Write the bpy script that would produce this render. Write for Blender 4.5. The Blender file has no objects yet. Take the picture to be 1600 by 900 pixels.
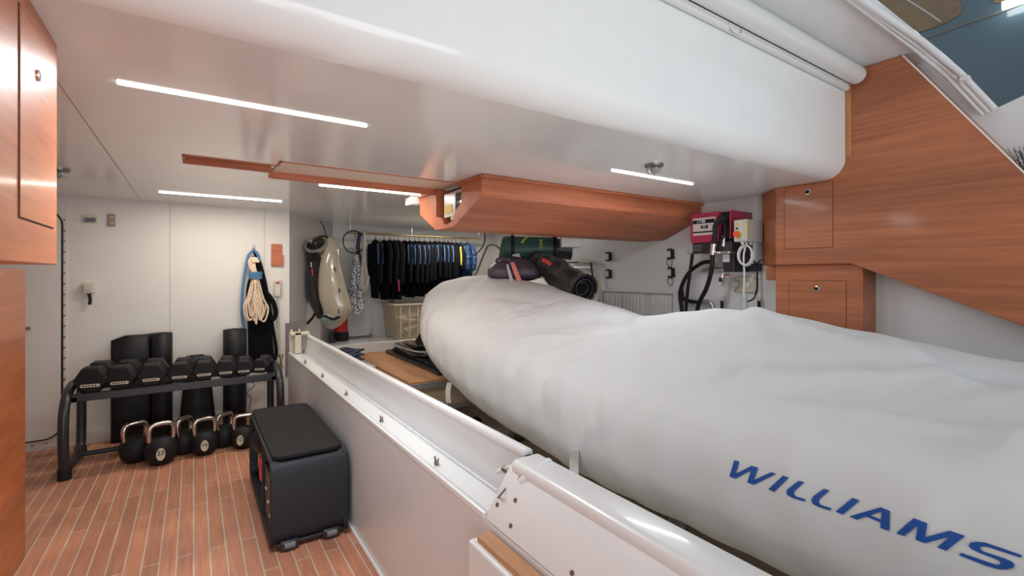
import bpy, bmesh, math, random
from math import pi, sin, cos, radians
from mathutils import Vector, Matrix, geometry
from mathutils.bvhtree import BVHTree
random.seed(7)
SC = bpy.context.scene
COL = SC.collection

# ------------------------------------------------------------------ camera
F_PX = 740.0; HZ = 429.0; CAMZ = 1.35
A = math.atan(497.5 / F_PX)
FW = Vector((sin(A), cos(A), 0)); RT = Vector((cos(A), -sin(A), 0)); UP = Vector((0, 0, 1))
CAM = Vector((0, 0, CAMZ))
cd = bpy.data.cameras.new('camera'); cam = bpy.data.objects.new('camera', cd); COL.objects.link(cam)
cam.location = CAM; cam.rotation_euler = (pi / 2, 0, -A)
cd.sensor_width = 36; cd.lens = F_PX / 1600 * 36; cd.shift_y = -(450 - HZ) / 1600; cd.clip_start = .02
SC.camera = cam

# ------------------------------------------------------------------ world, lights, exposure
w = bpy.data.worlds.new('sky'); SC.world = w; w.use_nodes = True
bg = w.node_tree.nodes['Background']; bg.inputs[0].default_value = (.92, .965, 1, 1); bg.inputs[1].default_value = .46
SC.view_settings.view_transform = 'Standard'; SC.view_settings.look = 'None'
SC.view_settings.exposure = 0.14; SC.view_settings.gamma = 1; SC.view_settings.use_curve_mapping = False
def area(name, loc, rot, sx, sy, power, col):
    l = bpy.data.lights.new(name, 'AREA'); l.shape = 'RECTANGLE'; l.size = sx; l.size_y = sy
    l.energy = power; l.color = col
    o = bpy.data.objects.new(name, l); o.location = loc; o.rotation_euler = rot; COL.objects.link(o); return o
WARM = (1, .90, .78); WHITE = (.93, .98, 1)
CZ = 1.97
area('strip_light_gym_front', (.2, 1.97, CZ - .0075), (0, 0, 0), .78, .014, 17, WHITE)
area('strip_light_gym_back', (.2, 4.42, CZ - .0075), (0, 0, 0), .82, .012, 9, WARM)
area('strip_light_storage', (1.02, 3.46, CZ - .0075), (0, 0, 0), .6, .012, 8, WARM)
area('strip_light_tender', (2.44, 2.0, CZ - .0075), (0, 0, 0), .78, .012, 5.5, WHITE)
area('added_fill_storage_back', (2.72, 5.2, CZ - .012), (0, 0, 0), .7, .012, 12, WARM)  # added fill to brighten the storage end, hidden behind the housing
area('hatch_daylight_fill', (.4, -2.1, .80), (radians(108), 0, radians(-8)), 4.2, 1.5, 78, (.94, .98, 1))  # added area light on the hatch side, tilted up to brighten the ceiling

# ------------------------------------------------------------------ pixel rays -> real points on real planes
def ray(u, v): return FW + RT * ((u - 800) / F_PX) + UP * ((HZ - v) / F_PX)
def onX(u, v, X): d = ray(u, v); return CAM + d * (X / d.x)
def onY(u, v, Y): d = ray(u, v); return CAM + d * (Y / d.y)
def onZ(u, v, Z): d = ray(u, v); return CAM + d * ((Z - CAMZ) / d.z)
def onD(u, v, D): return CAM + ray(u, v) * D

# ------------------------------------------------------------------ materials
def mat(name, col, rough=.5, metal=0, coat=0, bump=0, bscale=50, alpha=1, trans=0, emis=None, es=0, var=0, vscale=6, spec=.5):
    m = bpy.data.materials.new(name); m.use_nodes = True; nt = m.node_tree; N = nt.nodes; L = nt.links
    p = N['Principled BSDF']
    p.inputs['Base Color'].default_value = (*col, 1); p.inputs['Roughness'].default_value = rough
    p.inputs['Metallic'].default_value = metal; p.inputs['Coat Weight'].default_value = coat; p.inputs['Coat Roughness'].default_value = .1
    p.inputs['Alpha'].default_value = alpha; p.inputs['Transmission Weight'].default_value = trans
    p.inputs['Specular IOR Level'].default_value = spec
    if emis: p.inputs['Emission Color'].default_value = (*emis, 1); p.inputs['Emission Strength'].default_value = es
    tc = N.new('ShaderNodeTexCoord')
    n = N.new('ShaderNodeTexNoise'); n.inputs['Scale'].default_value = vscale; n.inputs['Detail'].default_value = 4
    L.new(tc.outputs['Object'], n.inputs['Vector'])
    mx = N.new('ShaderNodeMix'); mx.data_type = 'RGBA'; k = max(var, .03)
    mx.inputs[6].default_value = (*[c * (1 - k) for c in col], 1); mx.inputs[7].default_value = (*[min(1, c * (1 + k)) for c in col], 1)
    L.new(n.outputs['Fac'], mx.inputs[0]); L.new(mx.outputs[2], p.inputs['Base Color'])
    if bump:
        n2 = N.new('ShaderNodeTexNoise'); n2.inputs['Scale'].default_value = bscale; n2.inputs['Detail'].default_value = 5
        L.new(tc.outputs['Object'], n2.inputs['Vector'])
        b = N.new('ShaderNodeBump'); b.inputs['Strength'].default_value = bump; b.inputs['Distance'].default_value = .01
        L.new(n2.outputs['Fac'], b.inputs['Height']); L.new(b.outputs['Normal'], p.inputs['Normal'])
    return m
def wood(name, c1, c2, sc=(55, 2.2, 55), rough=.42, coat=.15, tilt=0.):
    m = bpy.data.materials.new(name); m.use_nodes = True; nt = m.node_tree; N = nt.nodes; L = nt.links
    p = N['Principled BSDF']; p.inputs['Roughness'].default_value = rough; p.inputs['Coat Weight'].default_value = coat; p.inputs['Coat Roughness'].default_value = .12
    tc = N.new('ShaderNodeNewGeometry'); mp = N.new('ShaderNodeMapping'); mp.inputs['Scale'].default_value = sc; mp.inputs['Rotation'].default_value = (tilt, 0, 0)
    L.new(tc.outputs['Position'], mp.inputs['Vector'])
    n = N.new('ShaderNodeTexNoise'); n.inputs['Scale'].default_value = 1; n.inputs['Detail'].default_value = 6; n.inputs['Roughness'].default_value = .65; n.inputs['Distortion'].default_value = .35
    L.new(mp.outputs['Vector'], n.inputs['Vector'])
    r = N.new('ShaderNodeValToRGB'); r.color_ramp.elements[0].position = .3; r.color_ramp.elements[1].position = .68
    r.color_ramp.elements[0].color = (*c2, 1); r.color_ramp.elements[1].color = (*c1, 1)
    L.new(n.outputs['Fac'], r.inputs['Fac'])
    mp2 = N.new('ShaderNodeMapping'); mp2.inputs['Scale'].default_value = tuple(s / 7 if s > 10 else s / 3 for s in sc); mp2.inputs['Rotation'].default_value = (tilt, 0, 0)
    L.new(tc.outputs['Position'], mp2.inputs['Vector'])
    n2 = N.new('ShaderNodeTexNoise'); n2.inputs['Scale'].default_value = 1; n2.inputs['Detail'].default_value = 3
    L.new(mp2.outputs['Vector'], n2.inputs['Vector'])
    mr = N.new('ShaderNodeMapRange'); mr.inputs['From Min'].default_value = .3; mr.inputs['From Max'].default_value = .7; mr.inputs['To Min'].default_value = .78; mr.inputs['To Max'].default_value = 1.15
    L.new(n2.outputs['Fac'], mr.inputs['Value'])
    vm = N.new('ShaderNodeVectorMath'); vm.operation = 'SCALE'; L.new(r.outputs['Color'], vm.inputs[0]); L.new(mr.outputs['Result'], vm.inputs['Scale'])
    L.new(vm.outputs['Vector'], p.inputs['Base Color'])
    b = N.new('ShaderNodeBump'); b.inputs['Strength'].default_value = .06; b.inputs['Distance'].default_value = .004
    L.new(n.outputs['Fac'], b.inputs['Height']); L.new(b.outputs['Normal'], p.inputs['Normal'])
    return m
def planks(name):
    m = bpy.data.materials.new(name); m.use_nodes = True; nt = m.node_tree; N = nt.nodes; L = nt.links
    p = N['Principled BSDF']; p.inputs['Roughness'].default_value = .5
    g = N.new('ShaderNodeNewGeometry'); s = N.new('ShaderNodeSeparateXYZ'); c = N.new('ShaderNodeCombineXYZ')
    L.new(g.outputs['Position'], s.inputs[0]); L.new(s.outputs['Y'], c.inputs['X']); L.new(s.outputs['X'], c.inputs['Y'])
    b = N.new('ShaderNodeTexBrick'); b.inputs['Scale'].default_value = 1; b.inputs['Brick Width'].default_value = .92; b.inputs['Row Height'].default_value = .0664
    b.inputs['Mortar Size'].default_value = .0028; b.inputs['Mortar Smooth'].default_value = 0; b.offset = .37; b.offset_frequency = 2; b.squash = 1
    b.inputs['Color1'].default_value = (.57, .255, .145, 1); b.inputs['Color2'].default_value = (.42, .185, .108, 1); b.inputs['Mortar'].default_value = (.56, .49, .42, 1)
    L.new(c.outputs[0], b.inputs['Vector'])
    mp = N.new('ShaderNodeMapping'); mp.inputs['Scale'].default_value = (60, 3, 1); L.new(g.outputs['Position'], mp.inputs['Vector'])
    n = N.new('ShaderNodeTexNoise'); n.inputs['Scale'].default_value = 1; n.inputs['Detail'].default_value = 6; L.new(mp.outputs[0], n.inputs['Vector'])
    n2 = N.new('ShaderNodeTexNoise'); n2.inputs['Scale'].default_value = 3; n2.inputs['Detail'].default_value = 3; L.new(g.outputs['Position'], n2.inputs['Vector'])
    ad = N.new('ShaderNodeMath'); ad.operation = 'ADD'; L.new(n.outputs['Fac'], ad.inputs[0]); L.new(n2.outputs['Fac'], ad.inputs[1])
    mr = N.new('ShaderNodeMapRange'); mr.inputs['From Min'].default_value = .7; mr.inputs['From Max'].default_value = 1.3; mr.inputs['To Min'].default_value = .78; mr.inputs['To Max'].default_value = 1.22
    L.new(ad.outputs[0], mr.inputs['Value'])
    vm = N.new('ShaderNodeVectorMath'); vm.operation = 'SCALE'; L.new(b.outputs['Color'], vm.inputs[0]); L.new(mr.outputs['Result'], vm.inputs['Scale'])
    L.new(vm.outputs[0], p.inputs['Base Color']); return m
def checker(name, c1, c2, scale):
    m = mat(name, c1, .8); N = m.node_tree.nodes; L = m.node_tree.links
    v = N.new('ShaderNodeTexVoronoi'); v.inputs['Scale'].default_value = scale; g = N.new('ShaderNodeTexCoord'); L.new(g.outputs['Object'], v.inputs['Vector'])
    r = N.new('ShaderNodeValToRGB'); r.color_ramp.interpolation = 'CONSTANT'; r.color_ramp.elements[1].position = .55
    r.color_ramp.elements[0].color = (*c1, 1); r.color_ramp.elements[1].color = (*c2, 1)
    s = N.new('ShaderNodeSeparateColor'); L.new(v.outputs['Color'], s.inputs[0]); L.new(s.outputs[0], r.inputs['Fac'])
    L.new(r.outputs['Color'], N['Principled BSDF'].inputs['Base Color']); return m
M = dict(
    gel=mat('white_gelcoat', (.76, .775, .78), .28, coat=.4),
    ceil=mat('ceiling_gloss', (.88, .90, .90), .13),
    wall=mat('wall_paint', (.72, .70, .665), .45),
    wallr=mat('storage_paint', (.74, .73, .71), .5),
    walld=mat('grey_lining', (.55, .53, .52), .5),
    bul=mat('bulwark_gelcoat', (.66, .685, .70), .3, coat=.3),
    seam=mat('seam_grey', (.45, .44, .43), .7),
    teak=wood('teak_varnish', (.56, .170, .055), (.40, .108, .036), (60, 3, 60)),
    teakx=wood('teak_varnish_crosswise', (.58, .185, .085), (.42, .125, .055), (3, 50, 50), rough=.55, coat=0),
    teakr=wood('teak_side_panel', (.50, .172, .074), (.34, .108, .046), (40, 1.6, 38), tilt=.10),
    teakl=wood('teak_golden_edge', (.55, .26, .09), (.42, .18, .06), (60, 60, 3)),
    teakraw=wood('teak_raw', (.56, .30, .155), (.43, .21, .105), (60, 4, 60), rough=.7, coat=0),
    plank=planks('teak_deck_planks'),
    gfloor=mat('garage_floor_paint', (.46, .36, .25), .5, var=.15, vscale=3),
    cover=mat('cover_fabric', (.67, .68, .69), .75, bump=.45, bscale=5, spec=.25),
    web=mat('webbing_white', (.75, .75, .75), .8),
    blue=mat('lettering_blue', (.004, .075, .34), .5, var=.12, vscale=40),
    black=mat('black_rubber', (.009, .009, .010), .6, spec=.35, bump=.15, bscale=200),
    blackm=mat('black_powder_coat', (.025, .026, .030), .38),
    blackp=mat('black_plastic', (.012, .015, .021), .42, spec=.4, bump=.25, bscale=300),
    pad=mat('black_grip_pad', (.012, .012, .013), .8, spec=.3, bump=.3, bscale=400),
    mat_=mat('mat_foam', (.008, .008, .010), .55, spec=.35),
    steel=mat('polished_steel', (.62, .58, .54), .22, metal=1),
    alu=mat('brushed_aluminium', (.60, .60, .60), .35, metal=1),
    galv=mat('galvanised_grey', (.30, .31, .31), .5, metal=.5, var=.2, vscale=30),
    cream=mat('cream_panel', (.88, .78, .68), .5),
    creamp=mat('cream_plastic', (.62, .57, .46), .5),
    label=mat('pale_label', (.60, .55, .42), .5),
    gold=mat('brass', (.62, .48, .25), .3, metal=1),
    chrome=mat('chrome', (.85, .85, .85), .12, metal=1),
    led=mat('led_diffuser', (1, 1, 1), .5, emis=(1, .97, .92), es=7),
    red=mat('red_enamel', (.62, .015, .02), .35, coat=.3),
    pump=mat('magenta_red_paint', (.42, .035, .085), .35, coat=.2),
    grey=mat('grey_plastic', (.50, .51, .51), .5),
    dgrey=mat('dark_grey_plastic', (.16, .16, .17), .5),
    display=mat('display_panel', (.66, .58, .56), .4),
    yellow=mat('yellow_label', (.72, .50, .06), .5),
    ylime=mat('neon_yellow_neoprene', (.62, .70, .08), .7),
    orange=mat('orange_plastic', (.65, .25, .08), .5),
    redp=mat('red_strap', (.80, .07, .06), .6),
    pink=mat('salmon_strip', (.75, .22, .19), .6),
    neo=mat('black_neoprene', (.006, .006, .008), .9, spec=.12),
    neob=mat('blue_neoprene', (.045, .125, .27), .75),
    neop=checker('blue_printed_neoprene', (.006, .025, .10), (.03, .11, .27), 40),
    ropec=checker('cream_braided_rope', (.74, .58, .42), (.60, .47, .36), 110),
    ropew=checker('white_braided_rope', (.62, .58, .52), (.48, .45, .41), 150),
    ropeg=checker('grey_fleck_rope', (.64, .65, .66), (.10, .12, .17), 85),
    ropeb=mat('blue_rope', (.08, .20, .36), .8),
    ropen=mat('navy_rope', (.05, .06, .10), .8, var=.4, vscale=60),
    greige=mat('greige_gloss_shell', (.40, .36, .28), .18, coat=.8),
    blackg=mat('black_gloss', (.012, .012, .012), .12, coat=.7),
    glass=mat('pale_window', (.28, .36, .33), .15, coat=.5),
    green=mat('dark_green_neoprene', (.030, .095, .080), .45, var=.4, vscale=9),
    purple=mat('purple_grey_bag', (.085, .060, .085), .42, var=.35, vscale=12, bump=.3, bscale=20),
    blackbag=mat('black_wet_bag', (.020, .018, .018), .25, coat=.4, bump=.5, bscale=18),
    bin=mat('translucent_bin', (.66, .58, .44), .3, alpha=.38),
    paper=mat('white_paper', (.75, .74, .72), .6),
    hatch=mat('grey_blue_gloss', (.085, .145, .185), .16, coat=.5),
    refl_tan=mat('tan_reflection', (.22, .155, .095), .35, var=.3, vscale=12),  # wood reflection on the hatch door, put into a tan colour
    brist=mat('dark_bristles', (.05, .06, .06), .7),
    purpleg=mat('mauve_grey_rubber', (.20, .165, .175), .6),
    screw=mat('dull_metal', (.30, .27, .24), .35, metal=1),
)

# ------------------------------------------------------------------ mesh helpers
ORG = {}
def frame_pts(pts, closed=False):
    n = len(pts); T = []
    for i in range(n):
        a = pts[(i - 1) % n] if (closed or i) else pts[i]; b = pts[(i + 1) % n] if (closed or i < n - 1) else pts[i]
        t = (b - a); T.append(t.normalized() if t.length > 1e-9 else Vector((0, 0, 1)))
    u = T[0].orthogonal().normalized(); U = [u]
    for i in range(1, n):
        u = u - T[i] * u.dot(T[i])
        if u.length < 1e-6: u = T[i].orthogonal()
        u = u.normalized(); U.append(u)
    return T, U
def smooth_path(pts, k=6, closed=False):
    P = [Vector(p) for p in pts]; n = len(P); out = []
    for i in range(n if closed else n - 1):
        p0 = P[(i - 1) % n] if (closed or i) else P[i]; p1 = P[i]; p2 = P[(i + 1) % n]; p3 = P[(i + 2) % n] if (closed or i < n - 2) else P[(i + 1) % n]
        for j in range(k):
            t = j / k
            out.append(.5 * (2 * p1 + (p2 - p0) * t + (2 * p0 - 5 * p1 + 4 * p2 - p3) * t * t + (3 * p1 - p0 - 3 * p2 + p3) * t ** 3))
    if not closed: out.append(P[-1])
    return out
class MB:
    def __init__(s): s.bm = bmesh.new()
    def box(s, a, b, rot=None, piv=None):
        a = Vector(a); b = Vector(b); c = (a + b) / 2; d = b - a
        r = bmesh.ops.create_cube(s.bm, size=1); vs = r['verts']
        for v in vs: v.co = Vector((v.co.x * abs(d.x), v.co.y * abs(d.y), v.co.z * abs(d.z)))
        if rot:
            m = rot.to_matrix() if hasattr(rot, 'to_matrix') else rot
            for v in vs: v.co = m @ v.co
        for v in vs: v.co += c
        return s
    def tube(s, pts, r, seg=10, smooth=0, closed=False, caps=True, r2=None):
        P = [Vector(p) for p in pts]
        if smooth: P = smooth_path(P, smooth, closed)
        T, U = frame_pts(P, closed); rings = []
        n = len(P)
        for i in range(n):
            rr = r(i / (n - 1)) if callable(r) else (r + ((r2 - r) * i / (n - 1)) if r2 is not None else r)
            W = T[i].cross(U[i])
            rings.append([s.bm.verts.new(P[i] + (U[i] * cos(2 * pi * j / seg) + W * sin(2 * pi * j / seg)) * rr) for j in range(seg)])
        for i in range(n if closed else n - 1):
            A_, B_ = rings[i], rings[(i + 1) % n]
            for j in range(seg): s.bm.faces.new((A_[j], A_[(j + 1) % seg], B_[(j + 1) % seg], B_[j]))
        if caps and not closed: s.bm.faces.new(rings[0][::-1]); s.bm.faces.new(rings[-1])
        return s
    def cyl(s, p0, p1, r, r2=None, seg=24): return s.tube([p0, p1], r, seg, r2=r2)
    def lathe(s, c, axis, prof, seg=28, ex=1.):
        c = Vector(c); ax = Vector(axis).normalized(); u = ax.orthogonal().normalized(); w_ = ax.cross(u); rings = []
        for (r, h) in prof:
            rings.append([s.bm.verts.new(c + ax * h + (u * cos(2 * pi * j / seg) + w_ * sin(2 * pi * j / seg) * ex) * max(r, 1e-4)) for j in range(seg)])
        for i in range(len(rings) - 1):
            for j in range(seg): s.bm.faces.new((rings[i][j], rings[i][(j + 1) % seg], rings[i + 1][(j + 1) % seg], rings[i + 1][j]))
        s.bm.faces.new(rings[0][::-1]); s.bm.faces.new(rings[-1]); return s
    def loft(s, secs, closed=True, caps=True):
        R = [[s.bm.verts.new(Vector(p)) for p in sec] for sec in secs]; m = len(R[0])
        for i in range(len(R) - 1):
            for j in range(m if closed else m - 1): s.bm.faces.new((R[i][j], R[i][(j + 1) % m], R[i + 1][(j + 1) % m], R[i + 1][j]))
        if caps: s.bm.faces.new(R[0][::-1]); s.bm.faces.new(R[-1])
        return s
    def prism(s, poly, ax, a, b):
        """poly of 2D points in the two other axes (in axis order), extruded along axis ax from a to b"""
        def mk(p, t):
            q = [p[0], p[1]]; q.insert(ax, t); return Vector(q)
        A_ = [s.bm.verts.new(mk(p, a)) for p in poly]; B_ = [s.bm.verts.new(mk(p, b)) for p in poly]; n = len(poly)
        for i in range(n): s.bm.faces.new((A_[i], A_[(i + 1) % n], B_[(i + 1) % n], B_[i]))
        s.bm.faces.new(A_[::-1]); s.bm.faces.new(B_); return s
    def extr(s, poly3, d):
        """planar 3D polygon extruded by vector d"""
        A_ = [s.bm.verts.new(Vector(p)) for p in poly3]; B_ = [s.bm.verts.new(Vector(p) + Vector(d)) for p in poly3]; n = len(A_)
        for i in range(n): s.bm.faces.new((A_[i], A_[(i + 1) % n], B_[(i + 1) % n], B_[i]))
        s.bm.faces.new(A_[::-1]); s.bm.faces.new(B_); return s
    def ell(s, c, r, rot=None, seg=20):
        q = bmesh.ops.create_uvsphere(s.bm, u_segments=seg, v_segments=seg // 2 + 2, radius=1)
        for v in q['verts']:
            p = Vector((v.co.x * r[0], v.co.y * r[1], v.co.z * r[2]))
            if rot: p = rot @ p
            v.co = p + Vector(c)
        return s
    def build(s, name, m, parent=None, bevel=0, seg=2, sub=0, ang=40, solid=0, origin=None):
        bm = s.bm; bmesh.ops.recalc_face_normals(bm, faces=bm.faces)
        if parent is not None: org = ORG[parent.name]
        elif origin is not None: org = Vector(origin)
        else:
            xs = [v.co for v in bm.verts]; lo = [min(p[i] for p in xs) for i in range(3)]; hi = [max(p[i] for p in xs) for i in range(3)]
            org = Vector(((lo[0] + hi[0]) / 2, (lo[1] + hi[1]) / 2, lo[2]))
        for v in bm.verts: v.co -= org
        me = bpy.data.meshes.new(name); bm.to_mesh(me); bm.free()
        for p in me.polygons: p.use_smooth = True
        me.set_sharp_from_angle(angle=radians(ang))
        me.materials.append(m if not isinstance(m, str) else M[m])
        o = bpy.data.objects.new(name, me); COL.objects.link(o)
        if parent is not None: o.parent = parent; 
        else: o.location = org
        ORG[o.name] = org if parent is None else ORG[parent.name]
        if solid: q = o.modifiers.new('solid', 'SOLIDIFY'); q.thickness = solid; q.offset = 0
        if bevel:
            q = o.modifiers.new('bevel', 'BEVEL'); q.width = bevel; q.segments = seg; q.limit_method = 'ANGLE'; q.angle_limit = radians(35)
        if sub: q = o.modifiers.new('sub', 'SUBSURF'); q.levels = sub; q.render_levels = sub
        return o
def thing(name, loc, label, cat, group=None):
    o = bpy.data.objects.new(name, None); o.empty_display_size = .05; o.location = loc; COL.objects.link(o); ORG[o.name] = Vector(loc)
    return tag(o, label, cat, group)
def tag(o, label, cat, group=None):
    o['label'] = label; o['category'] = cat
    if group: o['group'] = group
    return o
def struct(o): o['kind'] = 'structure'; return o
def dup(root, loc, rotz=0, label=None, group=None, scale=1):
    r = root.copy(); COL.objects.link(r); r.location = loc; r.rotation_euler = (0, 0, rotz); r.scale = (scale,) * 3
    if label: r['label'] = label
    if group: r['group'] = group
    for ch in list(root.children):
        c = ch.copy(); COL.objects.link(c); c.parent = r
        for g in list(ch.children):
            d = g.copy(); COL.objects.link(d); d.parent = c
    return r
def text_mesh(name, body, size, mtl, parent, at, xdir, ydir, thick=.0015):
    """real lettering: at = centre (world), xdir reading direction, ydir up direction"""
    c = bpy.data.curves.new(name, 'FONT'); c.body = body; c.size = size; c.extrude = thick; c.align_x = 'CENTER'; c.align_y = 'CENTER'
    t = bpy.data.objects.new('tmp', c); COL.objects.link(t)
    me = bpy.data.meshes.new_from_object(t.evaluated_get(bpy.context.evaluated_depsgraph_get()))
    bpy.data.objects.remove(t); bpy.data.curves.remove(c)
    x = Vector(xdir).normalized(); y = Vector(ydir).normalized(); z = x.cross(y); org = ORG[parent.name]
    for v in me.vertices: v.co = Vector(at) + x * v.co.x + y * v.co.y + z * v.co.z - org
    me.name = name; me.materials.clear(); me.materials.append(M[mtl])
    o = bpy.data.objects.new(name, me); COL.objects.link(o); o.parent = parent; ORG[o.name] = org
    return o

# ================================================================== ROOM SHELL
GB = 5.04       # gym back wall
FB = 6.04       # far wall of the storage
RW = 3.71       # right wall
BX = .697       # bulwark face
LW = -1.75
struct(MB().box((LW - .1, -2.2, -.08), (BX + .02, GB + .1, 0)).build('floor', 'plank'))
struct(MB().box((BX + .02, -2.2, -.08), (RW + .1, FB + .1, -.002)).build('floor_garage', 'gfloor'))
struct(MB().box((LW, GB, 0), (.774, GB + .10, CZ)).build('wall_back', 'wall'))
for i, u in enumerate((265.5, 413)):
    a = onY(u, 400, GB)
    struct(MB().box((a.x - .0022, GB - .0015, .0), (a.x + .0022, GB + .001, CZ)).build('trim_%d' % (i + 1), 'seam'))
struct(MB().box((LW, -2.2, 0), (LW + .08, GB, CZ)).build('wall_left', 'wall'))
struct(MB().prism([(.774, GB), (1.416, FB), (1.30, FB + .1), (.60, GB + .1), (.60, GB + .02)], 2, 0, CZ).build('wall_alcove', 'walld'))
struct(MB().box((1.30, FB, 0), (RW + .1, FB + .1, CZ)).build('wall_far', 'wallr'))
# right wall, cut by the hatch opening
pj = [onX(1557, 169, RW), onX(1600, 149, RW)]
rp = [(FB + .1, 0), (FB + .1, 2.66), (.975, 2.66), (onX(1454, 74, RW).y, onX(1454, 74, RW).z), (pj[0].y, pj[0].z), (pj[1].y, pj[1].z), (.30, 2.47), (-.3, 2.7), (-2.2, 2.7), (-2.2, 0)]
struct(MB().prism(rp, 0, RW, RW + .08).build('wall_right', 'gel'))
# ceiling with teak slot; front edge rolls up to the hatch coaming
S1 = (-.05, 2.97, .39, 3.20); S2 = (.39, 2.85, 1.56, 3.24)
mb = MB(); T = .16
cy0, cy1 = 1.44, FB + .1; cx0, cx1 = LW - .1, RW + .08
mb.box((cx0, cy0, CZ), (cx1, S2[1], CZ + T)).box((cx0, S2[3], CZ), (cx1, cy1, CZ + T))
mb.box((cx0, S2[1], CZ), (S1[0], S2[3], CZ + T)).box((S1[0], S2[1], CZ), (S1[2], S1[1], CZ + T)).box((S1[0], S1[3], CZ), (S1[2], S2[3], CZ + T))
mb.box((S2[2], S2[1], CZ), (cx1, S2[3], CZ + T))
struct(mb.build('ceiling', 'ceil'))
prof = [(cy0, CZ)] + [(1.44 - .12 * sin(t * pi / 16), CZ + .12 - .12 * cos(t * pi / 16)) for t in range(1, 9)] + [(1.32, 2.64), (1.44, 2.64)]
struct(MB().prism(prof, 0, cx0, 3.449).build('ceiling_front', 'ceil'))
struct(MB().box((cx0, .93, 2.64), (RW + .08, 1.46, 2.70)).build('ceiling_upper', 'gel'))
a = onZ(90, 128, CZ); b = onZ(222, 316, CZ)
struct(MB().box((a.x - .002, 1.46, CZ - .001), (a.x + .002, GB, CZ + .002)).build('trim_3', 'seam'))
# slot lining
mb = MB()
mb.box((S1[0], S1[1], CZ + .10), (S1[2], S1[3], CZ + .12))
mb.box((S1[0], S1[1], CZ - .004), (S1[2], S1[1] + .014, CZ + .10)).box((S1[0], S1[3] - .016, CZ - .004), (S1[2], S1[3], CZ + .10)).box((S1[0], S1[1], CZ - .004), (S1[0] + .014, S1[3], CZ + .10))
mb.box((S2[0], S2[1], CZ - .004), (S2[2], S2[1] + .016, CZ + .03)).box((S2[0], S2[1], CZ - .004), (S2[0] + .014, S1[1] + .016, CZ + .03))
mb.box((S2[0] - .01, S2[3] - .018, CZ - .030), (S2[2], S2[3], CZ + .03))
struct(mb.build('trim_4', 'teakx', bevel=.0015))
struct(MB().box((S2[0] + .014, S2[1] + .016, CZ + .012), (S2[2], S2[3] - .018, CZ + .03)).build('trim_5', 'cream'))

# watertight door in the back wall
d_ = thing('door_1', (-1.15, GB - .01, 0), '', ''); del d_['label']; del d_['category']; d_['kind'] = 'structure'
xr = onY(104, 500, GB).x; xs = onY(97.5, 500, GB).x; zt = onY(100, 318, GB).z
MB().box((-1.7, GB - .012, .02), (xr, GB - .001, zt)).build('door_frame', 'wall', d_)
def rrect(x0, z0, x1, z1, r, n=8):
    out = []
    for (cx, cz, a0) in ((x1 - r, z1 - r, 0), (x0 + r, z1 - r, 90), (x0 + r, z0 + r, 180), (x1 - r, z0 + r, 270)):
        for i in range(n + 1):
            t = radians(a0 + 90 * i / n); out.append((cx + r * cos(t), cz + r * sin(t)))
    return out
rr = rrect(-1.66, .085, xs, zt - .06, .11)
MB().prism([(x, z) for x, z in rr], 1, GB - .03, GB - .011).build('door_leaf', 'wall', d_)
MB().tube([(x, GB - .022, z) for x, z in rr], .009, 8, closed=True).build('gasket', 'black', d_)
zz = .2
while zz < zt - .12:
    c = onY(101, 500, GB - .012); MB().cyl((c.x, GB - .018, zz), (c.x, GB - .010, zz), .0065, seg=8).build('bolt', 'screw', d_); zz += .083
for xx in (-1.1, -1.02, -.94):
    MB().cyl((xx, GB - .018, .05), (xx, GB - .010, .05), .0065, seg=8).build('bolt', 'screw', d_)
c = onY(42, 513, GB - .05)
MB().cyl((c.x - .06, c.y, c.z), (c.x + .02, c.y, c.z), .013).cyl((c.x - .05, c.y, c.z), (c.x - .05, GB - .02, c.z), .01).build('door_handle', 'gold', d_)
struct(MB().box((-1.7, GB - .006, 0), (BX, GB, .018)).build('baseboard_back', 'gel'))
# mauve rubber pad at the end of the gym wall, partition end
q0 = onY(446, 505, GB - .01); q1 = onY(468, 585, GB - .01)
tag(MB().box((q0.x, GB - .016, q1.z), (q1.x + .02, GB - .001, q0.z)).build('rubber_pad', 'purpleg'), 'mauve grey rubber pad on the wall end behind the white bulwark', 'pad')

# ================================================================== LEFT TEAK CABINET
lc = thing('cabinet', (-.6, 1.2, 0), 'varnished teak overhead cabinet at the left edge, running down into a teak column', 'cabinet')
ux = -.306; yE = 1.746
MB().box((-1.2, -.6, 1.376), (ux, yE, CZ - .001)).build('upper_body', 'teak', lc, bevel=.003)
cp = onZ(40, 867, 0)
MB().box((cp.x - .9, 1.1, 0.0), (cp.x, cp.y, 1.376)).build('column', 'teak', lc, bevel=.004)
# access door: proud panel with dark reveal
p = [onX(29, 44, ux), onX(82, 118, ux), onX(82, 356, ux), onX(29, 340, ux)]
y0, y1 = p[0].y, p[1].y; z1, z0 = CZ - .05, p[2].z
MB().box((ux - .001, y0 - .003, z0 - .003), (ux + .0012, y1 + .003, z1 + .003)).build('door_reveal', 'black', lc)
dr = MB().box((ux, y0, z0), (ux + .003, y1, z1)).build('door', 'teak', lc, bevel=.001)
c = onX(59, 118, ux + .004)
MB().lathe(c, (1, 0, 0), [(.013, -.001), (.013, .003), (.009, .004), (.009, .0)], 20).build('latch', 'chrome', dr)
MB().cyl(c - Vector((.001, 0, 0)), c + Vector((.0032, 0, 0)), .0085).build('latch_button', 'black', dr)

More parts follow.
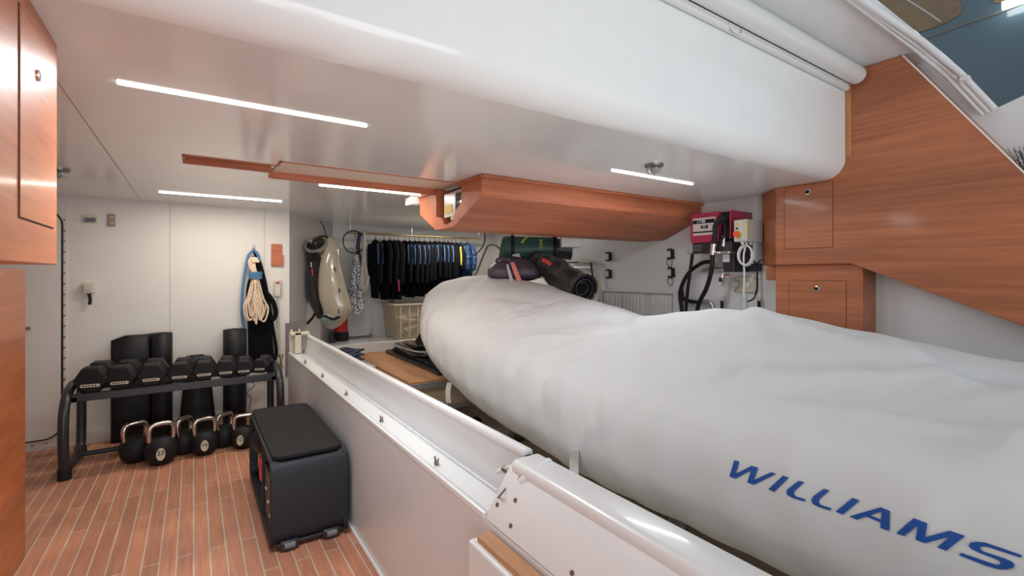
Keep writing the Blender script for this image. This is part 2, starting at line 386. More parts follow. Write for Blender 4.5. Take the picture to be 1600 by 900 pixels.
# ================================================================== RIGHT TEAK SIDE CABINET
TX = 3.45
rc = thing('side_panel', (TX + .1, 1.2, 1.0), 'large angled varnished teak side panel filling the right of the tender bay', 'panel')
pts = [(1212, 295), (1300, 282)]
poly = [onX(1212, 295, TX), onX(1322, 276, TX), onX(1322, 134, TX), onX(1345, 104, TX), onX(1410, 88, TX), onX(1600, 270, TX), onX(1700, 366, TX), onX(1700, 548, TX), onX(1600, 510, TX), onX(1330, 412, TX), onX(1212, 414, TX)]
poly = [(p.y, p.z) for p in poly]
poly[0] = (poly[0][0], CZ - .001)
poly[1] = (1.438, CZ - .001); poly[2] = (1.438, 2.637); poly[3] = (1.30, 2.637); poly[4] = (poly[4][0], 2.637)
MB().prism(poly, 0, TX, RW - .004).build('side_face', 'teakr', rc, bevel=.003)
ye = poly[0][0]; zb_ = poly[-1][1]; e1 = onX(1191, 350, 3.62)
MB().prism([(TX, ye), (RW - .004, ye), (RW - .004, e1.y), (3.62, e1.y)], 2, zb_, CZ - .002).build('end_face', 'teakr', rc, bevel=.002)
def door_on(parent, u0, v0, u1, v1, lu, lv, X, mtl='teakr'):
    a = onX(u0, v0, X); b = onX(u1, v1, X)
    y0, y1 = sorted((a.y, b.y)); z0, z1 = sorted((a.z, b.z))
    MB().box((X - .0008, y0 - .0025, z0 - .0025), (X + .002, y1 + .0025, z1 + .0025)).build('door_reveal', 'black', parent)
    d = MB().box((X - .0025, y0, z0), (X + .002, y1, z1)).build('door', mtl, parent, bevel=.001)
    c = onX(lu, lv, X - .0026)
    MB().lathe(c, (-1, 0, 0), [(.018, -.001), (.018, .003), (.013, .005), (.012, .001)], 24).build('latch', 'chrome', d)
    MB().cyl(c, c + Vector((-.0035, 0, 0)), .0115).build('latch_button', 'black', d)
door_on(rc, 1226, 294, 1301, 386, 1262, 300, TX)
MB().box((TX - .006, 1.288, 2.10), (TX + .02, 1.318, 2.60)).build('golden_edge_strip', 'teakl', rc, bevel=.002)
# pale edging along the slanted edge
e = [(y, z) for y, z in poly[4:7]]
MB().tube([(TX - .001, e[0][0], e[0][1]), (TX - .001, e[1][0], e[1][1]), (TX - .001, e[2][0], e[2][1])], .0045, 8).build('edge_moulding', 'cream', rc)
rl = thing('lower_cabinet', (3.55, 1.6, 1.0), 'smaller teak cabinet tucked under the large teak side panel', 'cabinet')
a = onX(1348, 420, 3.50); b = onX(1212, 414, 3.50)
MB().box((3.50, a.y, .75), (RW - .002, b.y, zb_ - .001)).build('body', 'teakr', rl, bevel=.003)
a2 = onX(1197, 414, 3.56); MB().box((3.56, b.y, onX(1200, 438, 3.56).z), (RW - .002, a2.y, zb_ - .001)).build('end_block', 'teakr', rl, bevel=.002)
door_on(rl, 1233, 438, 1322, 520, 1276, 451, 3.50)

# ================================================================== CEILING HOUSING
hs = thing('crane_housing', (2.6, 3.0, 1.675), 'long boat-shaped varnished teak housing hung under the ceiling with an open end', 'housing')
X0, X1 = 1.475, RW - .004
sec = [(2.53, CZ - .002), (2.53, 1.835), (2.915, 1.675), (3.20, 1.675), (3.49, 1.82), (3.49, CZ - .002)]
ins = [(2.80, CZ - .002), (2.80, 1.83), (2.95, 1.76), (2.95, 1.71), (3.06, 1.71), (3.06, 1.76), (3.14, 1.80), (3.14, CZ - .002)]
# outer shell with a slot running through it (U section)
mb = MB(); mb.prism(sec[:3] + [(3.0, 1.675), (3.0, 1.705), (2.93, 1.72), (2.89, 1.78), (2.80, 1.83), (2.80, CZ - .002)], 0, X0, X1)
mb.build('near_shell', 'teakx', hs, bevel=.002)
MB().prism([(3.0, 1.675), (3.20, 1.675), (3.49, 1.82), (3.49, CZ - .002), (3.19, CZ - .002), (3.19, 1.77), (3.10, 1.76), (3.06, 1.705), (3.0, 1.705)], 0, X0, X1).build('far_shell', 'teakx', hs, bevel=.002)
MB().box((X0 - .004, 2.50, CZ - .022), (X1, 2.545, CZ - .001)).box((X0 - .012, 2.52, CZ - .022), (X0 + .02, 2.86, CZ - .001)).box((X0 - .012, 3.22, CZ - .022), (X0 + .02, 3.56, CZ - .001)).build('top_lip', 'teakx', hs, bevel=.003)
cr = thing('trolley_mechanism', (1.6, 2.98, 1.72), 'pale metal crane trolley with yellow label in the open end of the teak housing', 'trolley')
MB().box((1.62, 2.81, 1.76), (1.66, 3.185, CZ - .01)).build('back_plate', 'grey', cr)
def tbox(u0, v0, u1, v1, x, d, name, m, b=.002):
    a = onX(u0, v0, x); c_ = onX(u1, v1, x)
    return MB().box((x, c_.y, c_.z), (x + d, a.y, a.z)).build(name, m, cr, bevel=b)
tbox(694, 304, 711, 337, 1.50, .012, 'side_plate', 'gel')
tbox(710, 298, 726, 336, 1.52, .07, 'carriage_block', 'gel', .003)
tbox(695, 322, 706, 332, 1.496, .004, 'yellow_label', 'yellow', 0)
tbox(711, 303, 724, 310, 1.508, .02, 'roller', 'black'); tbox(711, 319, 724, 326, 1.508, .02, 'roller', 'black')
tbox(704, 330, 716, 342, 1.505, .03, 'lug', 'creamp', .003)
MB().box((1.56, 2.80, CZ - .055), (1.62, 3.15, CZ - .02)).build('dark_rail', 'blackm', cr)
MB().box((1.60, 2.93, 1.712), (1.66, 3.06, 1.76)).build('lower_plate', 'grey', cr)
c = onD(652, 320, 3.9)
tag(MB().box((1.40, 3.50, CZ - .075), (1.52, 3.62, CZ - .004)).build('junction_box', 'gel', bevel=.012, seg=3), 'small white junction box on the ceiling behind the housing end', 'box')

# ================================================================== LED STRIPS, CEILING LAMPS
def led(x0, x1, y, label):
    t = thing('ceiling_light', ((x0 + x1) / 2, y, CZ - .006), label, 'light')
    MB().box((x0, y - .007, CZ - .007), (x1, y + .007, CZ - .002)).build('diffuser', 'led', t, bevel=.001)
    MB().box((x0 - .003, y - .0065, CZ - .002), (x1 + .003, y + .0065, CZ - .0003)).build('light_frame', 'gel', t)
led(-.204, .597, 1.972, 'long bright strip light in the ceiling, nearest the camera on the left')
led(-.216, .62, 4.42, 'strip light in the ceiling above the dumbbell rack')
led(.72, 1.50, 3.46, 'strip light in the ceiling behind the teak-lined slot')
led(2.36, 3.08, 5.2, 'added fill strip light in the storage end ceiling, unseen behind the teak housing')  # body invented for the added storage fill light
led(2.06, 2.83, 2.0, 'strip light in the ceiling over the covered boat')
def cage(c, label, r=.035):
    t = thing('ceiling_lamp', c, label, 'lamp')
    MB().cyl(Vector(c), Vector(c) - Vector((0, 0, .012)), r * 1.3).build('lamp_base', 'screw', t)
    MB().ell(Vector(c) - Vector((0, 0, .03)), (r * .6, r * .6, .026)).build('bulb', 'glass', t)
    mb = MB()
    for k in range(6):
        a = k * pi / 3; d = Vector((cos(a), sin(a), 0))
        mb.tube([Vector(c) + d * r - Vector((0, 0, .01)), Vector(c) + d * r * .95 - Vector((0, 0, .045)), Vector(c) - Vector((0, 0, .062))], .0022, 6, smooth=4)
    mb.tube([Vector(c) + Vector((cos(q * pi / 8) * r, sin(q * pi / 8) * r, -.03)) for q in range(16)], .0022, 6, closed=True)
    mb.build('wire_guard', 'chrome', t)
cage(onZ(1022, 257, CZ), 'small caged lamp on the ceiling beside the strip light over the boat', .04)
cage(onZ(92, 264, CZ), 'small caged lamp on the ceiling by the watertight door', .04)

# ================================================================== ROLLER BLIND, RAILS AND HATCH
rb = thing('roller_awning', (1.5, 1.25, 2.5), 'white roller tube along the upper ceiling edge over the boat', 'roller')
MB().cyl((-1.2, 1.245, 2.585), (3.42, 1.245, 2.585), .052, seg=32).build('roller_tube', 'gel', rb, bevel=.008)
MB().box((-1.2, 1.285, 2.520), (3.41, 1.318, 2.545)).cyl((-1.2, 1.30, 2.525), (3.415, 1.30, 2.525), .017).build('bottom_bar', 'gel', rb)
c = onY(1150, 42, 1.28)
MB().tube([c + Vector((-.05, 0, .0)), c + Vector((-.03, -.005, -.028)), c + Vector((.03, -.005, -.028)), c + Vector((.05, 0, 0))], .005, 8, smooth=5).build('pull_handle', 'gel', rb)
def rpath(a, b, c_, d): return [onZ(*a, 2.615) + Vector((-3.4, 0, 0)), onZ(*a, 2.615), onZ(*b, 2.615), onX(*c_, 3.60), onX(*d, 3.66)]
for k, (pp, r) in enumerate(((((1352, 4), (1443, 66), (1500, 114), (1554, 171)), .017), (((1340, 3), (1434, 71), (1488, 116), (1545, 176)), .011), (((1330, 2), (1425, 74), (1478, 119), (1536, 180)), .009))):
    o = MB().tube(rpath(*pp), r, 14).build('hatch_rail', 'gel')
    tag(o, ['thick white rail along the hatch opening, outermost beside the blue-grey door', 'thin white rail along the hatch opening, middle of three side by side', 'thinnest white rail along the hatch opening, nearest the white ceiling'][k], 'rail', 'rails round the hatch opening')
c = onX(1508, 124, 3.61)
tag(MB().box(c - Vector((.03, .022, .014)), c + Vector((.03, .022, .014))).build('rail_clamp', 'gel', bevel=.006), 'small white clamp on the sloping part of the hatch rails', 'clamp')
# the open hatch door: thick blue-grey shell far beyond the opening
hd = thing('hatch_door', (4.7, 1.2, 2.2), 'open blue-grey hatch door seen beyond the white rails at top right', 'hatch')
HX = 4.75
def hpt(u, v): d = onX(u, v, HX); return d
hp = [onX(1280, -60, HX), onX(1800, -150, HX), onX(1800, 90, HX), onX(1500, 290, HX), onX(1340, 180, HX)]
MB().extr(hp, (.14, 0, .02)).build('door_shell', 'hatch', hd, bevel=.02)
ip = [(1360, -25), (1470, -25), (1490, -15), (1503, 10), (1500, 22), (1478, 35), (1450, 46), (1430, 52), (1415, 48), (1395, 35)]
MB().extr([onX(u, v, HX - .012) for u, v in ip], (.02, 0, 0)).build('tan_reflection', 'refl_tan', hd, bevel=.004)  # reflection in the glossy door, painted as a tan shape
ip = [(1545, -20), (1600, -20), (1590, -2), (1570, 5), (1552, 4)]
MB().extr([onX(u, v, HX - .012) for u, v in ip], (.02, 0, 0)).build('tan_reflection', 'refl_tan', hd, bevel=.004)  # second painted reflection, at the door's right
MB().tube([onX(u, v, HX - .002) for u, v in ((1446, 60), (1500, 40), (1560, 20), (1600, 4), (1700, -40))], .012, 8).build('joint_line', 'dgrey', hd)
MB().tube([onX(u, v, HX - .012) for u, v in ((1412, -4), (1450, 20), (1470, 34))], .006, 6).build('reflection_line', 'grey', hd)  # line across the painted reflection
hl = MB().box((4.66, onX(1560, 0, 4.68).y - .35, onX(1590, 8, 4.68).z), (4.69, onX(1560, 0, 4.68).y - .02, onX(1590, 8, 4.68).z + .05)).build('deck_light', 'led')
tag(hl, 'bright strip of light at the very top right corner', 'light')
# brush hanging beyond the teak edge
bc = onX(1590, 262, 3.60)
bt = thing('deck_brush', bc, 'dark-bristled brush sticking out behind the slanted teak edge at far right', 'brush')
MB().box(bc + Vector((-.02, -.10, -.10)), bc + Vector((.03, .0, -.02))).build('brush_head', 'blue', bt, bevel=.01)
mb = MB()
for k in range(90):
    a = random.uniform(-.9, 1.5); b_ = random.uniform(-.6, .4); L_ = random.uniform(.09, .155)
    s0 = bc + Vector((random.uniform(-.015, .02), random.uniform(-.07, -.01), -.03)); d = Vector((b_ * .5 - .1, sin(a) * .8, cos(a))).normalized()
    mb.tube([s0, s0 + d * L_ * .6, s0 + d * L_ + Vector((0, sin(a) * .012, -.01))], .0014, 4)
mb.build('bristles', 'brist', bt)['kind'] = 'stuff'

# ================================================================== BULWARK
bw = thing('bulwark', (BX, 3, 0), 'long low white bulwark wall with a channel ledge between gym floor and boat bay', 'partition')
YF = 4.60; YN = 1.18
MB().box((BX, -2.2, 0), (BX + .06, YF, .644)).build('lower_wall', 'bul', bw, bevel=.004)
MB().box((BX - .012, 1.168, 0), (BX, YF, .022)).build('white_skirting', 'gel', bw, bevel=.003)
MB().box((BX + .008, YN, .630), (.82, YF, .650)).box((BX - .002, YN, .640), (BX + .014, YF, .662)).build('ledge', 'gel', bw, bevel=.004)
MB().box((BX + .020, YN + .005, .6505), (BX + .024, YF, .6525)).build('ledge_seam', 'seam', bw)
# upper plate with rounded rim
MB().prism([(.808, .648), (.818, .648), (.838, .775), (.838, .80), (.868, .80), (.868, .60), (.858, .60), (.855, .62), (.86, .78), (.846, .78)][:5] + [(.868, .648)], 1, YN, YF - .02).build('upper_plate', 'bul', bw, bevel=.003)
MB().tube([(.852, YN, .80), (.852, YF - .02, .80)], .018, 14).build('top_rim', 'gel', bw)
MB().box((.802, YN + .1, .655), (.8075, YF - .3, .664)).build('ledge_lip', 'gel', bw, bevel=.002)
# far end bracket
MB().box((BX + .005, YF - .035, .64), (BX + .05, YF - .005, .84)).build('end_post', 'creamp', bw, bevel=.004)
MB().box((.735, YF - .10, .655), (.79, YF - .07, .84)).box((.70, YF - .10, .815), (.86, YF - .02, .84)).build('end_bracket', 'creamp', bw, bevel=.005)
MB().cyl((.715, YF - .06, .82), (.715, YF - .06, .865), .01).build('hinge_pin', 'creamp', bw); MB().cyl((.775, YF - .08, .83), (.775, YF - .08, .87), .008).build('hinge_pin', 'creamp', bw)
# near raised section
mb = MB().prism([(BX - .001, .6445), (BX - .001, .652), (.776, .775), (.79, .79), (.87, .79), (.87, .6445)], 1, -2.2, YN - .004); mb.build('near_slope', 'gel', bw, bevel=.006)
mb = MB().prism(rrect(.772, .765, .878, .808, .018, 4), 1, -2.2, YN - .03); mb.build('near_top_rail', 'gel', bw, bevel=.002)
for (u, v) in ((813, 748), (806, 782), (778, 789), (799, 822), (895, 896)):
    d = ray(u, v); # meet the sloped face
    n_ = Vector((-.125, 0, .079)).normalized(); p_ = Vector((BX, 0, .65)); t_ = (p_ - CAM).dot(n_) / d.dot(n_); c = CAM + d * t_
    MB().cyl(c - n_ * .003, c + n_ * .004, .006, seg=10).build('screw', 'screw', bw)
# latch at the joint
lt = thing('bulwark_latch', (.80, YN + .03, .70), 'white hinge arm and steel latch joining the two bulwark sections', 'latch')
c0 = onX(778, 737, .79); c1 = onX(845, 722, .85)
MB().tube([c0, (c0 + c1) / 2 + Vector((0, 0, .006)), c1], .008, 8, smooth=4).build('hinge_arm', 'gel', lt)
MB().tube([onX(815, 752, .775), onX(838, 738, .80), onX(858, 722, .86)], .013, 10, smooth=4).build('hinge_barrel', 'gel', lt)
c = onX(791, 735, .80); MB().cyl(c - Vector((0, .014, 0)), c + Vector((0, .014, 0)), .010).build('catch', 'screw', lt)
MB().tube([onZ(768, 790, .652), onX(783, 772, .725), onX(797, 756, .77)], .003, 6).build('catch_seal', 'dgrey', lt)
def wing(p, label):
    t = thing('wing_nut', p, label, 'fastener', 'wing nuts along the bulwark ledge')
    p = Vector(p)
    MB().cyl(p, p + Vector((0, 0, .012)), .009, seg=12).build('nut', 'screw', t)
    MB().tube([p + Vector((0, -.016, .026)), p + Vector((0, -.004, .006)), p + Vector((0, .004, .006)), p + Vector((0, .016, .026))], .0036, 8, smooth=4).build('wings', 'screw', t)
wl = ['wing nut on the bulwark ledge, closest to the far end bracket', 'wing nut on the ledge, second from the far end bracket', 'wing nut on the ledge, third from the far end bracket', 'wing nut on the ledge, fourth from the far end bracket', 'wing nut on the ledge, fifth from the far end bracket', 'wing nut close beside the hinge latch at the joint']
for (u, v), l in zip(((477, 566), (504, 587), (541, 615), (596, 657), (682, 724), (786, 752)), wl):
    wing(onZ(u, v + 2, .651), l)
# copper fitting at far end
tag(MB().tube([(.66, GB - .30, .60), (.66, GB - .30, .42)], .012, 10).cyl((.66, GB - .30, .60), (.66, GB - .30, .625), .02).cyl((.66, GB - .30, .5), (.66, GB - .30, .52), .018).cyl((.66, GB - .30, 0), (.66, GB - .30, .42), .01).build('pipe_fitting', 'gold'), 'copper coloured pipe fitting at the far foot of the bulwark', 'pipe')
# step locker with teak tread
sl = thing('step_locker', (.66, .4, 0), 'white step locker with a teak tread against the bulwark, bottom of view', 'locker')
MB().box((.635, -1.6, .0), (BX - .002, 1.165, .612)).build('locker_body', 'gel', sl, bevel=.008, seg=3)
MB().box((.650, -1.6, .612), (BX - .004, 1.14, .630)).build('teak_tread', 'teakraw', sl, bevel=.002)

# ================================================================== COVERED BOAT
def interp(tab, y):
    if y <= tab[0][0]: return tab[0][1]
    for (a, va), (b, vb) in zip(tab, tab[1:]):
        if y <= b:
            t = (y - a) / (b - a); t = t * t * (3 - 2 * t) * .35 + t * .65
            return va + (vb - va) * t
    return tab[-1][1]
XL = [(-1.2, 1.40), (0, 1.42), (1.2, 1.46), (2.4, 1.50), (3.0, 1.53), (3.6, 1.61), (3.96, 1.70), (4.26, 1.80), (4.56, 1.98), (4.76, 2.2), (4.86, 2.40), (4.90, 2.52)]
XR = [(-1.2, 3.42), (0, 3.42), (1.2, 3.40), (2.4, 3.38), (3.3, 3.35), (3.96, 3.26), (4.26, 3.15), (4.56, 2.98), (4.76, 2.82), (4.86, 2.68), (4.90, 2.58)]
ZB = [(-1.2, .42), (.4, .40), (.85, .385), (1.75, .35), (2.6, .40), (3.4, .49), (3.9, .58), (4.26, .70), (4.56, .86), (4.76, .98), (4.90, 1.12)]
DT = [(-1.2, .50), (3.4, .50), (4.2, .47), (4.56, .38), (4.76, .28), (4.90, .10)]
ZR = [(-1.2, .98), (.41, 1.01), (.9, 1.08), (1.37, 1.150), (1.65, 1.15), (2.26, 1.055), (2.8, 1.15), (3.4, 1.27), (4.0, 1.335), (4.36, 1.345), (4.6, 1.33), (4.76, 1.30), (4.86, 1.24), (4.90, 1.18)]
XC = 2.55
def section(y, n=64):
    xl, xr, zb, d, zr = (interp(t, y) for t in (XL, XR, ZB, DT, ZR))
    wl = XC - xl; wr = xr - XC
    def half(sgn, x, w_):
        k = min(1, w_ / .5)
        k3z = min(zb + d * .94, zr - .01)
        return [(x - sgn * .30 * k * -1 if False else x + sgn * .30 * k, zb - .03), (x + sgn * .10 * k, zb + d * .04), (x + sgn * .012 * k, zb + d * .28), (x, zb + d * .50), (x + sgn * .035 * k, zb + d * .78), (x + sgn * .14 * k, zb + (k3z - zb) * 1.0 + .02 * k),
                (x + sgn * w_ * .42, k3z + (zr - k3z) * .52), (x + sgn * w_ * .72, k3z + (zr - k3z) * .86)]
    L_ = half(1, xl, wl); R_ = half(-1, xr, wr)
    P = [Vector((a, y, b)) for a, b in L_] + [Vector((XC, y, zr))] + [Vector((a, y, b)) for a, b in R_[::-1]]
    S = smooth_path(P, 8)
    # resample by arc length
    L = [0]
    for a, b in zip(S, S[1:]): L.append(L[-1] + (b - a).length)
    out = []; j = 0
    for i in range(n):
        t = L[-1] * i / (n - 1)
        while j < len(L) - 2 and L[j + 1] < t: j += 1
        f = (t - L[j]) / max(1e-9, L[j + 1] - L[j]); out.append(S[j].lerp(S[j + 1], f))
    return out
NS = 170
ys = []
y = -1.2
while y < 4.2: ys.append(y); y += .026
ys += [4.2 + .70 * (1 - (1 - t / 34) ** 2) for t in range(1, 35)]
secs = [section(y, NS) for y in ys]
# folds: creases on the cloth, given by end points in (y, s) with s = 0 (near tube underside) .. 1
folds = [  # y0,s0,y1,s1,width,height
    (1.37, .50, .95, .30, .045, .022), (1.37, .50, 1.9, .26, .05, -.018), (1.30, .50, .55, .44, .05, .020), (1.37, .50, 1.75, .40, .04, .016),
    (.55, .42, 1.25, .22, .035, .014), (1.0, .36, 1.45, .16, .04, -.014), (1.7, .34, 2.1, .12, .05, .014), (2.3, .50, 2.8, .20, .07, -.020), (2.3, .5, 1.6, .30, .05, -.018),
    (3.1, .36, 2.3, .30, .03, .010), (3.9, .45, 3.2, .16, .05, .012), (4.3, .42, 3.7, .15, .04, .010), (2.0, .40, 2.55, .28, .025, .012), (.3, .48, .9, .38, .05, -.022),
    (.75, .50, .2, .30, .05, .020), (0.2, .30, .9, .26, .03, .010), (2.9, .44, 3.6, .34, .04, -.012), (1.15, .30, 1.30, .10, .02, .008), (1.9, .24, 2.0, .08, .02, .007), (2.7, .28, 2.75, .08, .02, .007), (3.4, .26, 3.3, .08, .02, .007), (1.55, .40, 1.2, .24, .02, .012)]
rf = random.Random(11)
for _ in range(60):
    y0 = rf.uniform(-.4, 4.4); s0 = rf.choice((rf.uniform(.34, .50), rf.uniform(.16, .40))); L_ = rf.uniform(.10, .22); sl = rf.uniform(-.5, .7)
    folds.append((y0, s0, y0 + sl * L_ * 2.5, max(.05, s0 - L_), rf.uniform(.014, .030), rf.choice((1, 1, -1)) * rf.uniform(.004, .010)))
def disp(y, s):
    h = 0
    for y0, s0, y1, s1, w_, a in folds:
        # metric: s scaled by ~3 m
        ax, ay, bx, by = y0, s0 * 3, y1, s1 * 3
        dx, dy = bx - ax, by - ay; t = max(0, min(1, ((y - ax) * dx + (s * 3 - ay) * dy) / (dx * dx + dy * dy)))
        px, py = ax + dx * t, ay + dy * t; d2 = (y - px) ** 2 + (s * 3 - py) ** 2
        if d2 > 12 * w_ * w_: continue
        h += a * math.exp(-d2 / (2 * w_ * w_)) * (1 - .6 * t) * 1.4
    h += .0035 * sin(y * 9 + s * 20) * sin(s * 31 + y * 4) + .0025 * sin(y * 23 - s * 44)
    env = min(1, s / .06) * min(1, (1 - s) / .06) * min(1, max(0, (4.88 - y) / .4))
    return h * env
vs = [[p.copy() for p in sec] for sec in secs]
for i in range(len(ys)):
    for j in range(NS):
        i0, i1 = max(0, i - 1), min(len(ys) - 1, i + 1); j0, j1 = max(0, j - 1), min(NS - 1, j + 1)
        n = (secs[i1][j] - secs[i0][j]).cross(secs[i][j1] - secs[i][j0])
        if n.length > 1e-9:
            n.normalize()
            if n.dot(secs[i][j] - Vector((XC, ys[i], .8))) < 0: n = -n
            vs[i][j] = secs[i][j] + n * disp(ys[i], j / (NS - 1))
boat = thing('covered_tender', (XC, 2.0, .33), 'tender boat under a fitted white fabric cover with blue lettering', 'boat')
mb = MB().loft(vs, closed=True, caps=True)
mb.bm.normal_update(); bv = BVHTree.FromBMesh(mb.bm)
mb.build('boat_cover', 'cover', boat, ang=80)
# lettering on the cover
def z1(x, y): return (1120 + x / 6.6667, 700 + y / 6.6667)
def z2(x, y): return (1360 + x / 6.6667, 765 + y / 6.6667)
G = [
 [z1(*p) for p in ((185,128),(238,142),(200,268),(368,185),(435,206),(388,334),(570,252),(622,268),(388,382),(320,357),(362,232),(195,318),(136,296))],
 [z1(*p) for p in ((695,288),(755,308),(600,455),(540,430))],
 [z1(*p) for p in ((855,342),(916,356),(815,445),(803,470),(812,490),(835,505),(932,535),(910,555),(790,518),(748,495),(730,465),(740,435),(760,415))],
 [z1(*p) for p in ((1118,425),(1180,442),(1075,530),(1065,555),(1075,580),(1095,594),(1200,628),(1180,650),(1050,608),(1005,582),(988,548),(1000,515),(1020,495))],
 [z1(*p) for p in ((1418,520),(1494,545),(1315,693),(1240,662))],
 [(1327.5,806.8),(1376.8,792.7),(1391.2,798.3),(1390.5,829.5),(1376,824.7),(1376,816),(1376.8,811.5),(1378,799.2),(1357,804.6),(1376.8,811.5),(1376,816),(1350.3,807.3),(1339,811.7)],
 [z2(*p) for p in ((455,298),(595,350),(570,495),(830,428),(990,482),(790,636),(697,600),(835,487),(570,556),(472,520),(497,372),(358,482),(273,455))],
 [z2(*p) for p in ((1588,685),(1565,708),(1230,598),(1180,592),(1148,600),(1155,625),(1190,648),(1400,715),(1480,750),(1505,785),(1490,815),(1420,832),(1330,828),(1200,790),(925,682),(950,658),(1230,755),(1310,780),(1350,778),(1362,760),(1330,730),(1130,655),(1050,615),(1025,580),(1045,553),(1110,543),(1200,552),(1400,620))]]
for gi, g in enumerate(G):
    bm = bmesh.new(); polys = [g]
    if gi == 5: # the A: leg+top, right stem, crossbar as separate quads that share a plane
        polys = [[(1327.5,806.8),(1376.8,792.7),(1378,799.2),(1339,811.7)], [(1376.8,792.7),(1391.2,798.3),(1390.5,829.5),(1376,824.7),(1378,799.2)], [(1354,806.9),(1360,804.9),(1377,811.4),(1376.6,816.2)]]
    for pg in polys:
        tri = geometry.tessellate_polygon([[Vector((u, v, 0)) for u, v in pg]])
        vv = [bm.verts.new((u, v, 0)) for u, v in pg]
        for t in tri:
            try: bm.faces.new([vv[k] for k in t])
            except ValueError: pass
    for _ in range(4):
        es = [e for e in bm.edges if e.calc_length() > 1.6]
        if es: bmesh.ops.subdivide_edges(bm, edges=es, cuts=1)
        bmesh.ops.triangulate(bm, faces=bm.faces)
    ok = True
    for v in bm.verts:
        d = ray(v.co.x, v.co.y).normalized(); loc, nor, _, _ = bv.ray_cast(CAM, d)
        if loc is None: ok = False; continue
        if nor.dot(d) > 0: nor = -nor
        v.co = loc + nor * .0025
    bmesh.ops.remove_doubles(bm, verts=bm.verts, dist=1e-5)
    for f in bm.faces:
        f.normal_update()
        if f.normal.dot(f.calc_center_median() - CAM) > 0: f.normal_flip()
    org = ORG[boat.name]
    for v in bm.verts: v.co -= org
    me = bpy.data.meshes.new('letter'); bm.to_mesh(me); bm.free(); me.materials.append(M['blue'])
    o = bpy.data.objects.new('letter', me); COL.objects.link(o); o.parent = boat
# straps
def cover_pt(u, v, off=.003):
    d = ray(u, v).normalized(); loc, nor, _, _ = bv.ray_cast(CAM, d)
    if loc is None: return None
    if nor.dot(d) > 0: nor = -nor
    return loc + nor * off
mb = MB(); st = []
base = None; uu_ = 680
while base is None: base = cover_pt(uu_, 596); uu_ += 1
for k in range(8):
    p = base + Vector((.004 * k * (k - 4) * .25 - .004 * k, -.012, -.022 * k - .004)); st.append(p)
mb2 = MB(); wv = Vector((.015, -.012, 0))
mb2.loft([[p - wv, p + wv, p + wv + Vector((.002, .003, 0)), p - wv + Vector((.002, .003, 0))] for p in st]); mb2.build('strap', 'web', boat)
q = [[cover_pt(891 + du, v) for du in (0, 14)] for v in (702, 712, 722, 732, 741)]
q = [r for r in q if r[0] and r[1]]
if len(q) > 1:
    a_, b_ = q[-1]; q += [[a_ + Vector((-.004, -.004, -.03 * k)), b_ + Vector((-.004, -.004, -.03 * k))] for k in (1, 2)]
    MB().loft([[a, b, b + Vector((-.004, -.003, .001)), a + Vector((-.004, -.003, .001))] for a, b in q]).build('strap', 'web', boat)
# cradle
cr = thing('boat_cradle', (2.4, 3.2, 0), 'galvanised cradle post and foot under the covered boat', 'cradle')
b = onZ(795, 688, 0)
MB().box((b.x - .03, b.y - .03, .02), (b.x + .03, b.y + .03, .40)).build('post', 'galv', cr, bevel=.003)
MB().box((b.x - .10, b.y - .07, 0), (b.x + .10, b.y + .07, .02)).build('foot_plate', 'blackm', cr, bevel=.003)
MB().box((b.x - .03, b.y - .04, .40), (2.96, b.y + .04, .43)).build('cross_beam', 'galv', cr, bevel=.003)
MB().box((2.9, b.y - .03, 0), (2.96, b.y + .03, .40)).build('post', 'galv', cr, bevel=.003)
for yy in (1.6,):
    for xx in (2.1, 2.9): MB().box((xx, yy - .03, 0), (xx + .06, yy + .03, .32)).build('post', 'galv', cr)

# ================================================================== STORAGE END
struct(MB().box((1.0, 5.46, 0), (RW, FB, .56)).build('trim_6', 'gel', bevel=.006))           # ledge
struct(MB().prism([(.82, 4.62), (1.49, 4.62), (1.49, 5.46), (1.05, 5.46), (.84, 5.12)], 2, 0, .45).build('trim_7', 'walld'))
ft = onY(543, 466, FB - .02)
for (u0, v0, u1, v1, k) in ((543, 440, 578, 524, 8), (583, 440, 618, 527, 9)):
    a = onY(u0, v0, FB - .03); b = onY(u1, v1, FB - .03)
    struct(MB().box((a.x, FB - .03, b.z), (b.x, FB, 1.25)).build('trim_%d' % k, 'gel', bevel=.004))
a = onY(540, 500, FB - .02); b = onY(580, 500, FB - .02)
struct(MB().box((a.x, FB - .022, .562), (b.x, FB - .001, .60)).build('trim_10', 'purpleg'))
pf = thing('teak_platform', (2.1, 4.6, 0), 'raised platform with raw teak top and grey metal edge in front of the boat bow', 'platform')
MB().box((1.50, 3.74, .43), (2.9, 5.455, .45)).build('teak_top', 'teakraw', pf, bevel=.002)
MB().box((1.505, 3.75, .385), (1.53, 5.455, .43)).build('wooden_side', 'teakraw', pf)
MB().box((1.50, 3.735, .385), (2.9, 3.76, .43)).build('metal_edge', 'galv', pf, bevel=.002)
MB().box((1.56, 3.80, .20), (2.9, 3.82, .385)).build('front_panel', 'gfloor', pf)
MB().box((1.56, 3.79, .16), (2.9, 3.84, .20)).build('lower_rail', 'galv', pf)
MB().box((1.545, 3.77, 0), (1.585, 3.81, .385)).build('leg', 'galv', pf); MB().box((2.84, 3.77, 0), (2.88, 3.81, .385)).build('leg', 'galv', pf)
MB().box((1.545, 5.38, 0), (1.585, 5.42, .385)).build('leg', 'galv', pf); MB().box((2.84, 5.38, 0), (2.88, 5.42, .385)).build('leg', 'galv', pf)
c = onZ(698, 640, 0.0)
tag(MB().lathe((c.x, 3.70, 0), (0, 0, 1), [(.05, 0), (.055, .02), (.05, .05), (.03, .07)]).build('deck_pad', 'black'), 'small round black pad on the floor under the boat bow', 'pad')
